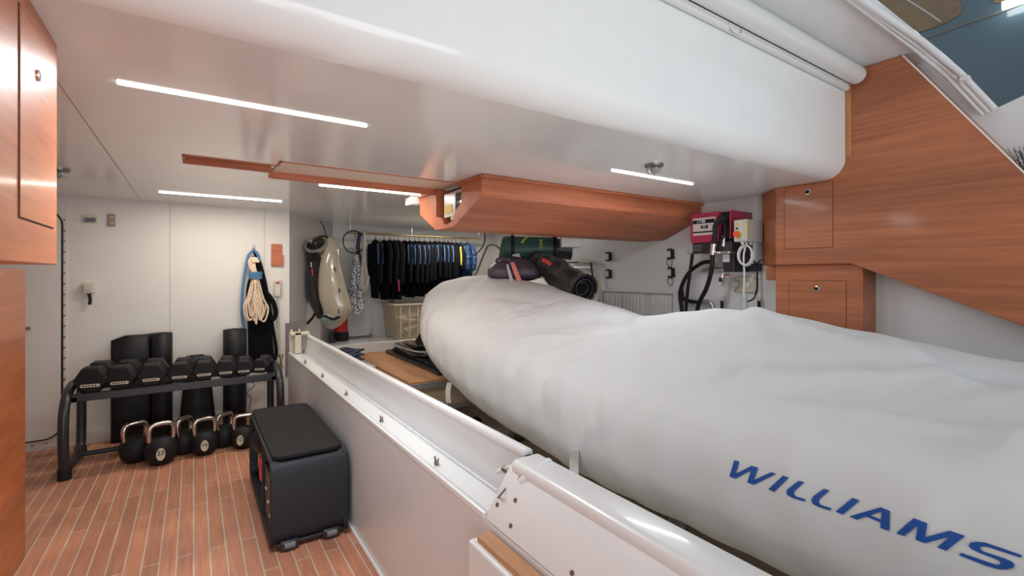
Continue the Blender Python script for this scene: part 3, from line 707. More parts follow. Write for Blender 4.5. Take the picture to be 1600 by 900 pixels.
# stacked black boards
b1 = thing('board', (2.1, 4.6, .45), 'long flat black board lying on the teak platform, lowest of the stack', 'board')
MB().prism([(1.80, 3.86), (2.30, 3.80), (2.34, 5.30), (2.05, 5.42), (1.83, 5.34)], 2, .452, .485).build('lower_board', 'blackm', b1, bevel=.010, seg=3)
MB().prism([(1.84, 3.95), (2.28, 3.92), (2.30, 5.22), (2.05, 5.33), (1.88, 5.24)], 2, .486, .515).build('top_deck', 'black', b1, bevel=.010, seg=3)
b2 = thing('board', (2.1, 4.9, .52), 'glossy black board with a fin on top of the black board stack', 'board')
MB().prism([(1.82, 4.55), (1.90, 4.35), (2.35, 4.35), (2.40, 5.15), (2.10, 5.32), (1.88, 5.20)], 2, .520, .580).build('hull', 'blackg', b2, bevel=.025, seg=4)
MB().tube([(1.82, 5.10, .585), (1.815, 4.6, .583), (1.90, 4.36, .583), (2.2, 4.345, .583)], .006, 8, smooth=4).build('pale_edge', 'grey', b2)
MB().prism([(1.90, 4.62), (2.3, 4.6), (2.3, 5.05), (1.95, 5.05)], 2, .581, .61).build('raised_deck', 'blackg', b2, bevel=.012, seg=3)
MB().extr([(2.02, 4.70, .60), (2.02, 4.95, .60), (2.10, 4.83, .80), (2.12, 4.76, .81)], (.03, .0, 0)).build('fin', 'blackg', b2, bevel=.006)
# translucent bin with contents
bn = thing('storage_bin', (2.3, 5.7, .56), 'translucent plastic storage bin on the white ledge under the wetsuits', 'bin')
bz0, bz1 = .561, .985
MB().loft([[(2.02, 5.50, bz0), (2.58, 5.50, bz0), (2.58, 5.88, bz0), (2.02, 5.88, bz0)], [(1.99, 5.475, bz1), (2.61, 5.475, bz1), (2.61, 5.90, bz1), (1.99, 5.90, bz1)],
           [(1.995, 5.48, bz1), (2.605, 5.48, bz1), (2.605, 5.895, bz1), (1.995, 5.895, bz1)], [(2.025, 5.505, bz0 + .005), (2.575, 5.505, bz0 + .005), (2.575, 5.875, bz0 + .005), (2.025, 5.875, bz0 + .005)]]).build('bin_body', 'bin', bn)
MB().box((1.975, 5.46, bz1 - .01), (2.625, 5.475, bz1 + .012)).box((1.975, 5.90, bz1 - .01), (2.625, 5.915, bz1 + .012)).box((1.975, 5.475, bz1 - .01), (1.99, 5.90, bz1 + .012)).box((2.61, 5.475, bz1 - .01), (2.625, 5.90, bz1 + .012)).build('rim', 'creamp', bn, bevel=.003)
for k in range(5): MB().box((2.06 + .11 * k, 5.468, bz0 + .02), (2.075 + .11 * k, 5.485, bz1 - .02)).build('rib', 'creamp', bn)
tag(MB().tube([(2.1, 5.6, .62), (2.3, 5.75, .66), (2.5, 5.6, .7), (2.3, 5.55, .76), (2.12, 5.7, .8), (2.4, 5.75, .84)], .035, 10, smooth=6).build('rolled_hose', 'creamp'), 'pale tangled hose inside the translucent storage bin', 'hose')
a = onY(610, 472, FB - .06); tag(MB().box((a.x - .005, FB - .06, a.z - .12), (a.x + .055, FB - .031, a.z + .02)).build('wall_bracket', 'dgrey', bevel=.004), 'small dark bracket on the white locker front left of the bin', 'bracket')
# navy rope coil
mb = MB(); pts = []
for k in range(150):
    t = k / 14 * 2 * pi * .55 * 2; r = .085 + .028 * sin(k * .37) + .012 * (k % 3); pts.append((1.30 + cos(t) * r, 4.86 + sin(t) * r * 1.1, .468 + .125 * (k / 150) + .012 * sin(k * 1.1)))
tag(mb.tube(pts, .013, 7, smooth=2).build('rope_coil', 'ropen'), 'navy blue rope coil on the low shelf behind the bulwark', 'rope')
# red cylinder on ledge
fe = thing('hand_pump', (1.46, 5.84, .56), 'red cylinder with a black base on the white ledge under the sea scooter', 'pump')
MB().lathe((1.46, 5.84, .56), (0, 0, 1), [(.088, 0), (.092, .02), (.09, .09), (.082, .11)]).build('base', 'black', fe)
MB().lathe((1.46, 5.84, .67), (0, 0, 1), [(.078, 0), (.08, .01), (.08, .34), (.06, .37)]).build('barrel', 'red', fe)
MB().tube([(1.46, 5.84, 1.04), (1.46, 5.84, 1.14)], .02, 12).box((1.37, 5.82, 1.14), (1.55, 5.86, 1.165)).build('handle', 'black', fe, bevel=.004)
MB().cyl((1.33, 5.70, .561), (1.33, 5.70, .60), .04).cyl((1.33, 5.70, .60), (1.33, 5.70, .66), .02).ell((1.33, 5.70, .675), (.02, .02, .02)).build('foot_valve', 'blackm', fe)

# sea scooter hanging on the alcove wall
S0 = 5.0; TW = -FW
def sp(u, v, dd=0): return onD(u, v, S0) + TW * dd
def bodyloft(rows, k=28, flat=1.):
    out = []
    for (u, v, w_, dp, off) in rows:
        c = sp(u, v, off); s_ = w_ * S0 / F_PX
        out.append([c + RT * cos(2 * pi * j / k) * s_ + TW * (sin(2 * pi * j / k)) * dp for j in range(k)])
    return out
def srows(rows, k=6):
    P = [Vector((r[0], r[1], r[2])) for r in rows]; Q = [Vector((r[3], r[4], 0)) for r in rows]
    return [(a.x, a.y, a.z, b.x, b.y) for a, b in zip(smooth_path(P, k), smooth_path(Q, k))]
ss = thing('sea_scooter', sp(515, 515), 'greige and black underwater scooter hanging upright on the alcove wall', 'scooter')
MB().loft(bodyloft(srows([(505, 368, 6, .03, 0), (502, 376, 19, .07, 0), (500, 395, 22, .10, 0), (499, 415, 20, .11, 0), (498, 432, 20, .12, 0), (500, 455, 21, .12, 0), (506, 478, 20, .11, 0), (514, 498, 15, .09, 0), (519, 510, 8, .05, 0), (520, 514, 2, .02, 0)]))).build('hull', 'blackg', ss, ang=80)
MB().loft(bodyloft(srows([(519, 371, 4, .03, .03), (520, 378, 9, .05, .04), (521, 392, 12, .08, .05), (520, 415, 16, .10, .06), (522, 440, 20, .11, .065), (526, 465, 23, .11, .065), (530, 482, 22, .105, .06), (527, 496, 18, .09, .05), (522, 508, 11, .06, .04), (521, 513, 3, .03, .03)]))).build('front_shell', 'greige', ss, ang=80)
c = sp(500, 384, .09)
MB().lathe(c, (TW * .75 + UP * .65 - RT * .05), [(.098, -.10), (.102, -.02), (.118, 0), (.118, .020), (.092, .024), (.088, -.005)], 32).build('jet_ring', 'steel', ss)
MB().lathe(c, (TW * .75 + UP * .65 - RT * .05), [(.086, .0), (.085, .004), (.02, -.03)], 32).build('jet_opening', 'black', ss)
ax_ = (TW * .75 + UP * .65).normalized(); MB().lathe(c, ax_, [(.012, 0), (.014, .02), (.003, .04)], 12).build('cone_tip', 'chrome', ss)
for k in range(4):
    p0 = sp(489 + k * 5, 402 - k, .115); MB().tube([p0, p0 + UP * -.055 - RT * .012], .006, 8).build('vent_slat', 'black', ss)
MB().tube([sp(494, 410, .128), sp(495, 418, .132)], .004, 8).build('white_marker', 'paper', ss)
MB().tube([sp(495.5, 421, .132), sp(497, 430, .128)], .005, 8).build('red_marker', 'redp', ss)
MB().ell(sp(519, 496, .135), (.085, .03, .05), Matrix.Rotation(-A, 3, 'Z')).build('display_window', 'glass', ss)
MB().tube([sp(507, 487, .14), sp(509, 493, .20), sp(520, 491, .22), sp(531, 496, .19), sp(537, 493, .12)], .014, 10, smooth=5).build('handle_bar', 'black', ss)
MB().tube([sp(541, 459, .02), sp(547, 467, .06), sp(543, 474, .08), sp(539, 470, .09)], .010, 8, smooth=5).build('side_grip', 'black', ss)
for (u, v) in ((531, 421), (538, 453), (528, 470), (537, 484)):
    MB().tube([sp(u, v - 3, .155), sp(u + 1, v + 3, .155)], .006, 8).build('clip', 'black', ss)
MB().tube([sp(481, 425, .0), sp(477, 440, 0), sp(482, 468, 0), sp(492, 480, 0), sp(494, 492, 0.05), sp(483, 505, .05)], .014, 8, smooth=5).build('carry_strap', 'black', ss)
MB().tube([sp(511, 372, .02), sp(506, 355, .0), onD(500, 345, 5.05)], .005, 6, smooth=3).build('tether', 'black', ss)

# hanging rail
def rail_pt(u): return onY(u, HZ, 5.72)
rz = onY(600, 366, 5.72).z
rx0 = onY(543, 366, 5.72).x; rx1 = onY(750, 366, 5.72).x
hr = thing('clothes_rail', ((rx0 + rx1) / 2, 5.72, rz), 'polished steel clothes rail hung from the ceiling of the storage end', 'rail')
MB().cyl((rx0, 5.72, rz), (rx1, 5.72, rz), .013, seg=16).build('rail_tube', 'gold', hr)
for x in (rx0 + .03, (rx0 + rx1) / 2 - .1, rx1 - .02): MB().cyl((x, 5.72, rz), (x, 5.72, CZ), .006, seg=10).build('hanging_rod', 'steel', hr)

# wetsuits
def garment(kind, loc, label, length=.72, body='neo', sleeve=None, panel=None, group='wetsuits on the rail', name='wetsuit', wid=.19, th=.024):
    t = thing(name, (0, 0, 0), label, 'wetsuit', group)
    MB().tube([(0, -.0, .018), (0, .016, .012), (0, .016, -.004), (0, 0, -.02), (0, 0, -.06)], .0028, 6, smooth=4).tube([(0, 0, -.06), (0, .08, -.085), (0, wid - .02, -.125)], .006, 6, smooth=3).tube([(0, 0, -.06), (0, -.08, -.085), (0, -wid + .02, -.125)], .006, 6, smooth=3).build('hanger', 'black', t)
    def ring(z, w_, tt, oy=0, ox=0, k=16): return [(ox + tt * cos(2 * pi * j / k), oy + w_ * sin(2 * pi * j / k), z) for j in range(k)]
    bot = -length
    MB().loft([ring(-.075, .045, .018), ring(-.09, .09, .022), ring(-.125, wid, th), ring(-.20, wid * .95, th * 1.15), ring(-.34, wid * .80, th), ring(-.46, wid * .86, th * 1.1), ring(bot + .12, wid * .84, th), ring(bot, wid * .74, th * .8)]).build('torso', body, t, ang=70)
    for s in (-1, 1):
        a = MB().tube([(0, s * (wid - .03), -.12), (.004, s * (wid + .02), -.24), (-.004, s * (wid + .015), -.42), (.006, s * (wid - .005), -.60 if kind != 'short' else -.36)], lambda q: .036 - .012 * q, 10, smooth=5).build('sleeve', sleeve or body, t, ang=70)
        if panel:
            MB().tube([(-.024, s * (wid - .005), -.13), (-.026, s * (wid + .022), -.25), (-.024, s * (wid + .020), -.37)], .013, 8, smooth=4).tube([(.022, s * (wid - .005), -.13), (.024, s * (wid + .022), -.25), (.022, s * (wid + .020), -.36)], .012, 8, smooth=4).build('side_panel', panel, a, ang=70)
    t.location = loc
    return t
us = [(586, 'blue'), (600, 'blk'), (609, 'blk'), (616, 'blk'), (622, 'blk'), (632, 'blue'), (640, 'blue'), (648, 'blue'), (655, 'blue'), (663, 'blue'), (672, 'blue'), (679, 'blue'), (686, 'blue'), (693, 'blue'), (700, 'blue'), (706, 'blk'), (712, 'yel'), (720, 'prt'), (730, 'prt')]
P_blk = P_blue = P_prt = None
nblue = nblk = -1; ORDW = 'first second third fourth fifth sixth seventh eighth ninth tenth eleventh twelfth'.split()
glab = {'blk': 'plain black wetsuit on the rail among the long ones at the left', 'prt': 'blue printed wetsuit at the right end of the rail'}
for i, (u, k) in enumerate(us):
    x = onY(u, 400, 5.72).x; loc = Vector((x, 5.72, rz - .004)); rot = random.uniform(-.12, .12)
    if k == 'blk':
        nblk += 1
        if P_blk is None: P_blk = garment('long', loc, 'plain black wetsuit, leftmost of the plain long ones on the rail', .80, group='plain black wetsuits on the rail'); o = P_blk
        else: o = dup(P_blk, loc, rot, 'plain black wetsuit, ' + ORDW[nblk] + ' of the plain long ones left of the blue-striped row')
        if i > 10: o['label'] = 'plain black wetsuit on the rail beside the neon yellow one'; del o['group']
    elif k == 'blue':
        nblue += 1 if P_blue is not None else 0
        if P_blue is None: P_blue = garment('long', loc, 'black wetsuit with blue stripe, first garment beside the hanging ropes', .78, panel='neob', group=None, th=.020); o = P_blue
        else: o = dup(P_blue, loc, rot, 'black wetsuit with blue sleeve stripes, ' + ORDW[nblue] + ' of the packed blue-striped row from the left', 'black wetsuits with blue sleeves on the rail', scale=random.uniform(.93, 1.02) if i < 11 else random.uniform(.86, .93))
    elif k == 'yel':
        o = garment('short', loc, 'black wetsuit with a neon yellow side panel near the right of the rail', .55, panel='ylime', group=None, th=.02)
    else:
        o = garment('short', loc, 'blue printed wetsuit, left of the two at the right end of the rail' if P_prt is None else 'blue printed wetsuit at the very right end of the rail', .56, body='neop', group=None, th=.03, wid=.18); P_prt = o
# white/red piece of a long suit
c = onY(622, 420, 5.50); tag(MB().tube([onY(623, 437, 5.46), onY(623.5, 455, 5.47)], .009, 8).build('red_cuff', 'pump'), 'dark red strip hanging among the black wetsuits', 'strap')
# hanks of rope hung on the rail
def hank(name, cx, top, bot, y, w_, n, r, mtl, label, gather=.16, parent_parts=False):
    mb = MB()
    for k in range(n):
        ww = w_ * (.08 + .92 * (k + 1) / n) * random.uniform(.85, 1.05); b_ = bot + random.uniform(0, .05) * (top - bot) * 1.2; yy = y - .012 * (k % 4)
        g = top - gather * (top - bot)
        j = random.uniform(-.008, .008)
        pts = [(cx + j, yy, top), (cx - ww * .35, yy, g), (cx - ww * .75, yy - .01, (g + b_) / 2), (cx - ww, yy - .015, b_ + .12), (cx - ww * .6, yy - .02, b_ + .02), (cx, yy - .02, b_), (cx + ww * .6, yy - .015, b_ + .02), (cx + ww, yy - .01, b_ + .12), (cx + ww * .75, yy, (g + b_) / 2), (cx + ww * .35, yy, g)]
        mb.tube(pts, r, 7, smooth=4, closed=True)
    for q in range(4): # wraps
        z = top - gather * (top - bot) - q * r * 2.1
        mb.tube([(cx + cos(a * pi / 6) * w_ * .42, y - .015 + sin(a * pi / 6) * .028, z) for a in range(12)], r, 6, closed=True)
    return tag(mb.build(name, mtl, ang=80), label, 'rope')
a = onY(556, 362, 5.66); b = onY(556, 490, 5.66)
hank('rope_hank', a.x, a.z - .28, b.z, 5.66, .080, 15, .0105, 'ropeg', 'grey and white flecked rope hank hanging beside the sea scooter', .10)
tag(MB().tube([(a.x, 5.66, a.z - .27), (a.x, 5.70, rz + .01)], .006, 6).build('rope_loop', 'ropeg'), 'short rope tail tying the flecked hank to the rail', 'rope')
a = onY(568, 366, 5.64); b = onY(566, 455, 5.64)
hank('rope_hank', a.x, rz + .01, b.z, 5.64, .060, 13, .0085, 'ropew', 'cream white rope hank hanging left of the first wetsuit', .5)
a = onY(562, 380, 5.69)
tag(MB().tube([(a.x, 5.69, rz), (a.x - .02, 5.69, rz - .2), (a.x + .01, 5.69, rz - .36), (a.x - .015, 5.69, rz - .42)], .024, 8, smooth=5).build('dark_strap', 'ropen'), 'dark strap hanging between the flecked and cream rope hanks', 'strap')
c = onY(553, 378, 5.62)
tag(MB().tube([(c.x + .125 * cos(t * pi / 10), 5.62 + .01 * sin(t), c.z + .13 * sin(t * pi / 10) + .0) for t in range(20)], .0065, 8, smooth=2, closed=True).build('cable_loop', 'black'), 'round black cable loop hung over the left end of the rail', 'cable')
tag(MB().tube([onD(757, 356, 5.2), onD(757, 378, 5.25), onD(748, 393, 5.3), onD(733, 403, 5.35), onD(725, 404, 5.35)], .007, 8, smooth=5).build('hanging_cable', 'black'), 'thin black cable curving down at the right end of the wetsuit rail', 'cable')

# ================================================================== BAGS BEHIND THE BOW
gb = thing('rolled_bag', onD(840, 405, 4.9), 'dark green rolled inflatable bag on top of the other bags', 'bag')
D = 4.9
def gp(u, v, d=D): return onD(u, v, d)
MB().tube([gp(782, 388), gp(790, 389), gp(815, 389.5), gp(850, 388), gp(870, 388)], lambda q: .115 + .022 * sin(pi * min(1, q * 1.3)), 28, smooth=4).build('roll_body', 'green', gb, ang=60)
MB().tube([gp(868, 388), gp(893, 390)], .100, 24, r2=.112).build('end_flap', 'blackm', gb, ang=60)
ax = (gp(880, 388) - gp(860, 388)).normalized()
for (u, r) in ((801, .139), (866, .126)):
    MB().tube([gp(u, 388.5) - ax * .018, gp(u, 388.5) + ax * .018], r + .004, 28).build('strap', 'black', gb)
MB().extr([gp(800, 398, D - .145), gp(811, 396, D - .145), gp(816, 406, D - .145), gp(807, 408, D - .145)], TW * .006).build('white_tag', 'paper', gb)
MB().tube([gp(815, 380, D - .12), gp(820, 374, D - .08), gp(826, 369, D - .03)], .014, 8).build('lime_stripe', 'ylime', gb)
for k, vv in enumerate((376, 380, 384, 388)):
    text_mesh('side_letter', 'RADS'[k], .045, 'ylime', gb, gp(845, vv, D - .138), -UP, RT)
MB().box((3.30, 3.90, 1.62), (3.42, 4.0, 1.63)).build('flap_piece', 'black', gb)
wb = tag(MB().box((-.10, -.08, -.055), (.10, .08, .055), Matrix.Rotation(-A, 3, 'Z')).build('white_box', 'gel', bevel=.008, origin=(0, 0, 0)), 'small white box under the teak housing beside the green bag', 'box')
wb.location = onD(892, 378, 4.55)
pb = thing('duffel_bag', onD(805, 440, 4.6), 'purple-grey duffel bag with a salmon stripe behind the boat bow', 'bag')
c = onD(806, 428, 4.65)
mr_ = Matrix.Rotation(-A, 3, 'Z')
sec_ = []
for k, (du, hw, hh) in enumerate(((-44, .01, .03), (-40, .10, .07), (-28, .14, .13), (-8, .16, .165), (12, .155, .15), (28, .13, .11), (38, .09, .08), (42, .02, .03))):
    o_ = c + RT * (du * 4.65 / F_PX); sec_.append([o_ + TW * cos(q * pi / 10) * hw + UP * ((sin(q * pi / 10)) * hh * (1 if q < 10 else .45) + .012 * sin(q * 2.1 + k)) for q in range(20)])
MB().loft(sec_).build('bag_body', 'purple', pb, ang=60)
MB().extr([onD(797, 410, 4.47), onD(803, 409, 4.47), onD(815, 438, 4.42), onD(808, 440, 4.42)], TW * .015).build('salmon_stripe', 'pink', pb)
MB().extr([onD(791, 414, 4.48), onD(794, 412, 4.48), onD(802, 438, 4.42), onD(797, 440, 4.42)], TW * .012).build('grey_stripe', 'grey', pb)
MB().tube([onD(775, 410, 4.6), onD(780, 404, 4.58), onD(800, 408, 4.5)], .014, 8, smooth=4).build('carry_handle', 'purple', pb)
tag(MB().tube([onD(733, 446, 5.2), onD(745, 425, 5.2), onD(757, 395, 5.2), onD(764, 383, 5.2), onD(775, 384, 5.1), onD(784, 392, 5.0)], .012, 8, smooth=5).build('grey_strap', 'dgrey'), 'grey webbing strap rising from the bow to the green bag', 'strap')
bb = thing('rolled_bag', onD(890, 455, 4.2), 'glossy black rolled bag with a red buckle strap and open spiral end', 'bag')
pth = [onD(838, 408, 4.75), onD(850, 413, 4.65), onD(868, 424, 4.5), onD(885, 438, 4.3), onD(912, 452, 4.05)]
MB().tube(pth, lambda q: .085 + .050 * min(1, q * 2.2) + .006 * sin(q * 25), 28, smooth=6, caps=True).build('roll_body', 'blackbag', bb, ang=60)
e0 = pth[-1]; axd = (pth[-1] - pth[-2]).normalized(); uu = axd.orthogonal().normalized(); ww_ = axd.cross(uu)
MB().tube([e0 + axd * .004 + (uu * cos(t * pi / 14) + ww_ * sin(t * pi / 14)) * .128 for t in range(28)], .012, 8, closed=True).build('mouth_rim', 'blackbag', bb)
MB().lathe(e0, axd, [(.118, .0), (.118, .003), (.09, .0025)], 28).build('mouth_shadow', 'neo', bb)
MB().tube([e0 + axd * .008 + (uu * cos(t * pi / 12) + ww_ * sin(t * pi / 12)) * (.105 - .0016 * t) - ww_ * .0008 * t for t in range(42)], .006, 8).build('rolled_edge', 'blackm', bb)
MB().tube([onD(848, 406, 4.45), onD(855, 409, 4.42), onD(862, 415, 4.38), onD(867, 417, 4.36)], .020, 8, smooth=4).build('red_buckle', 'redp', bb)
MB().tube([onD(867, 417, 4.34), onD(872, 432, 4.22), onD(877, 448, 4.17)], .008, 8, smooth=4).build('binding_strap', 'pink', bb)
# aluminium ladder on the right wall
ld = thing('boarding_ladder', onX(920, 460, RW - .05), 'aluminium boarding ladder with a bent tube leaning on the right wall', 'ladder')
LX = RW - .05
for (v) in (410, 418, 429, 437):
    MB().tube([onX(888, v, LX), onX(926, v, LX)], .010, 8).build('rung', 'alu' if v in (418, 429) else 'blackm', ld)
MB().tube([onX(905, 409, LX), onX(922, 409, LX), onX(931, 412, LX), onX(934, 425, LX), onX(938, 460, LX), onX(941, 500, LX)], .016, 10, smooth=5).build('side_tube', 'creamp', ld)
MB().tube([onX(923, 410, LX - .03), onX(926, 430, LX - .03), onX(932, 445, LX - .03)], .010, 8, smooth=4).build('inner_tube', 'blackm', ld)
tag(MB().tube([onX(936, 452, RW - .03), onX(938, 466, RW - .03), onX(937, 476, RW - .03)], lambda q: .008 + .016 * q, 10, smooth=4).build('brush_end', 'black'), 'small black tassel hanging left of the white locker shutters', 'brush')
# black wall clips
def clip(u, v, label, cable=False):
    c = onX(u, v, RW - .004)
    t = thing('wall_clip', c, label, 'clip', 'black clips on the right wall')
    s = .045
    MB().extr([c + Vector((0, .012, s)), c + Vector((0, -.018, s)), c + Vector((0, -.024, -s)), c + Vector((0, .016, -s)), c + Vector((0, .004, -s * .5)), c + Vector((0, .004, s * .5))], (-.028, 0, 0)).build('clip_body', 'black', t, bevel=.004)
    MB().tube([c + Vector((-.02, .0, s)), c + Vector((-.03, .026, s * .95)), c + Vector((-.03, .034, s * .7))], .008, 8, smooth=3).tube([c + Vector((-.02, .0, -s)), c + Vector((-.03, .026, -s * .95)), c + Vector((-.03, .034, -s * .7))], .008, 8, smooth=3).build('claw', 'black', t)
    if cable:
        MB().tube([c + Vector((-.02, .02, -.03)), c + Vector((-.03, .045, -.08)), c + Vector((-.03, .0, -.12)), c + Vector((-.03, -.02, -.06))], .004, 6, smooth=5).build('loop_cord', 'dgrey', t)
clip(954, 401, 'upper left black clip on the right wall, over its twin'); clip(954, 428, 'lower left black clip on the right wall')
clip(1051, 397, 'upper right black clip on the wall, left of the fuel pump', True); clip(1052, 426, 'lower right black clip on the wall, with cords looped round it', True)
# shutter locker
sh = thing('locker_shutter', onX(990, 500, RW - .03), 'white ribbed locker shutters on the right wall behind the boat', 'locker')
ty = [onX(u, 455, RW - .04).y for u in (940, 970, 1004, 1014, 1048)]; zt_ = onX(990, 456, RW - .04).z
MB().box((RW - .05, ty[4] - .06, zt_ - .005), (RW - .002, ty[0] + .02, zt_ + .012)).build('top_rail', 'gel', sh, bevel=.003)
for (a, b) in ((0, 1), (1, 2), (3, 4)):
    y1_, y0_ = ty[a] - .01, ty[b] + .005
    pn = MB().box((RW - .022, y0_, .70), (RW - .004, y1_, zt_ - .01)).build('panel', 'gel', sh, bevel=.002)
    n = 6
    for k in range(n):
        yy = y0_ + (y1_ - y0_) * (k + .5) / n
        MB().box((RW - .034, yy - .008, .72), (RW - .020, yy + .008, zt_ - .03)).build('rib', 'wallr', pn, bevel=.003)
MB().box((RW - .05, ty[4] - .10, .70), (RW - .002, ty[4] - .03, zt_)).build('post', 'gel', sh, bevel=.003)

# ================================================================== FUEL PUMP
fp = thing('fuel_pump', (3.55, 2.25, 1.43), 'magenta-red wall-mounted fuel dispenser pump with black nozzle', 'pump')
PX = 3.40; PN = 2.07; PF = onX(1079, 340, PX).y
zt_ = 1.845; zb2 = onX(1082, 380, PX).z
yc = onX(1122, 350, PX).y; yd = onX(1140, 350, PX).y
MB().box((PX, yc, zb2), (RW - .003, PF, zt_)).build('left_casing', 'pump', fp, bevel=.004)
MB().box((PX + .004, PN, zb2 + .02), (RW - .003, yd + .004, zt_ + .0)).build('right_casing', 'pump', fp, bevel=.004)
MB().box((PX + .05, yd, zb2 - .02), (RW - .01, yc, zt_ - .005)).build('nozzle_recess', 'black', fp)
a = onX(1083, 342, PX); b = onX(1118, 366, PX)
dp = MB().box((PX - .004, b.y, b.z), (PX + .002, a.y, a.z)).build('display', 'display', fp, bevel=.001)
cd_ = (a + b) / 2; W_ = a.y - b.y; H_ = a.z - b.z
MB().box((PX - .007, b.y + W_ * .02, a.z - H_ * .33), (PX - .003, a.y - W_ * .02, a.z - H_ * .12)).build('counter_window', 'black', dp)
text_mesh('counter_digits', '1748', .040, 'paper', dp, (PX - .0085, a.y - W_ * .38, a.z - H_ * .225), (0, -1, 0), (0, 0, 1), .001)
MB().box((PX - .007, a.y - W_ * .68, a.z - H_ * .62), (PX - .003, a.y - W_ * .38, a.z - H_ * .44)).build('lower_counter', 'black', dp)
text_mesh('lower_digits', '59', .030, 'paper', dp, (PX - .0085, a.y - W_ * .53, a.z - H_ * .53), (0, -1, 0), (0, 0, 1), .001)
MB().box((PX - .006, b.y + .002, b.z + H_ * .14), (PX - .003, a.y - .002, b.z + H_ * .22)).build('black_stripe', 'black', dp)
# black lower frame
z3 = onX(1082, 396, PX).z
MB().box((PX + .01, yd - .01, z3), (RW - .003, PF - .01, zb2)).build('lower_frame', 'blackm', fp, bevel=.004)
for k in range(3): MB().box((PX + .0, PF - .10, z3 + .02 + k * .018), (PX + .012, PF - .015, z3 + .028 + k * .018)).build('vent_slot', 'dgrey', fp)
MB().box((PX + .06, yd, 1.37), (RW - .02, yc - .0, z3)).build('motor_housing', 'blackm', fp, bevel=.006)
MB().box((PX + .055, yc - .06, z3 - .075), (PX + .059, yc - .005, z3 - .015)).build('paper_label', 'paper', fp)
MB().box((PX - .03, yd - .01, z3 - .012), (PX + .10, yc + .03, z3 + .006)).build('drip_tray', 'chrome', fp, bevel=.003)
MB().tube([(PX + .02, PF + .03, z3 + .045), (PX + .02, PF + .045, z3), (PX + .02, PF - .05, z3 - .006)], .003, 6).build('wire_hook', 'steel', fp)
# nozzle
nz = MB().tube([onX(1128, 340, PX - .05), onX(1118, 352, PX - .06), onX(1117, 366, PX - .06), onX(1114, 382, PX - .06)], lambda q: .020 - .004 * q, 12, smooth=5).ell(onX(1128, 342, PX - .04), (.03, .035, .03)).build('nozzle', 'black', fp)
MB().tube([onX(1130, 345, PX - .04), onX(1133, 358, PX - .05), onX(1130, 372, PX - .05), onX(1122, 376, PX - .055)], .008, 8, smooth=4).build('trigger_guard', 'black', nz)
MB().cyl(onX(1131, 368, PX), onX(1130, 385, PX), .016).build('spout_holder', 'alu', fp)
MB().cyl(onX(1115, 381, PX - .06), onX(1113, 398, PX - .06), .023, .020).build('swivel_coupling', 'chrome', nz)
# hoses
h1 = MB().tube([onX(1113, 397, PX - .06), onX(1112, 420, PX - .05), onX(1104, 450, PX), onX(1091, 478, PX + .1), onX(1086, 520, PX + .1)], .0175, 12, smooth=8).build('fuel_hose', 'black')
tag(h1, 'black fuel hose hanging from the nozzle of the pump', 'hose')
h2 = MB().tube([onX(1110, 409, 3.6), onX(1095, 412, 3.6), onX(1075, 428, 3.62), onX(1063, 455, 3.63), onX(1065, 480, 3.63), onX(1072, 520, 3.63)], .017, 12, smooth=8).build('fuel_hose', 'black')
tag(h2, 'black hose looping out left below the fuel pump, outermost', 'hose')
h3 = MB().tube([onX(1082, 396, 3.5), onX(1079, 420, 3.52), onX(1075, 450, 3.54), onX(1072, 482, 3.56), onX(1072, 520, 3.58)], .014, 12, smooth=8).build('fuel_hose', 'black')
tag(h3, 'straight black hose below the left corner of the fuel pump', 'hose')
h4 = MB().tube([onX(1064, 450, 3.66), onX(1068, 466, 3.66), onX(1080, 471, 3.66), onX(1092, 472, 3.66)], .016, 12, smooth=8).build('fuel_hose', 'black')
tag(h4, 'short black hose joining the bent metal elbow by the boat cover', 'hose')
tag(MB().tube([onX(1092, 472, 3.66), onX(1104, 471, 3.66), onX(1111, 474, 3.66), onX(1115, 484, 3.66), onX(1115, 500, 3.66)], .017, 12, smooth=8).build('pipe_elbow', 'alu'), 'bent metal pipe elbow on the right wall just above the boat cover', 'pipe')
vp = thing('valve_pipe', onX(1125, 430, RW - .04), 'horizontal metal pipe with a tap valve under the fuel pump', 'pipe')
MB().tube([onX(1098, 424, RW - .05), onX(1160, 417, RW - .05)], .012, 12).build('pipe', 'alu', vp)
for u in (1108, 1120, 1134, 1148, 1157): MB().tube([onX(u, 422.5 - (u - 1100) * .115, RW - .05), onX(u + 4, 422 - (u - 1100) * .115, RW - .05)], .018, 8).build('coupling', 'chrome', vp)
MB().tube([onX(1130, 421, RW - .05), onX(1129, 430, RW - .06), onX(1127, 438, RW - .06)], .014, 10).build('tap', 'chrome', vp)
MB().tube([onX(1127, 434, RW - .06), onX(1126, 440, RW - .06)], .017, 10).build('tap_end', 'black', vp)
MB().tube([onX(1131, 430, RW - .075), onX(1140, 429, RW - .085)], .006, 8).build('tap_lever', 'redp', vp)
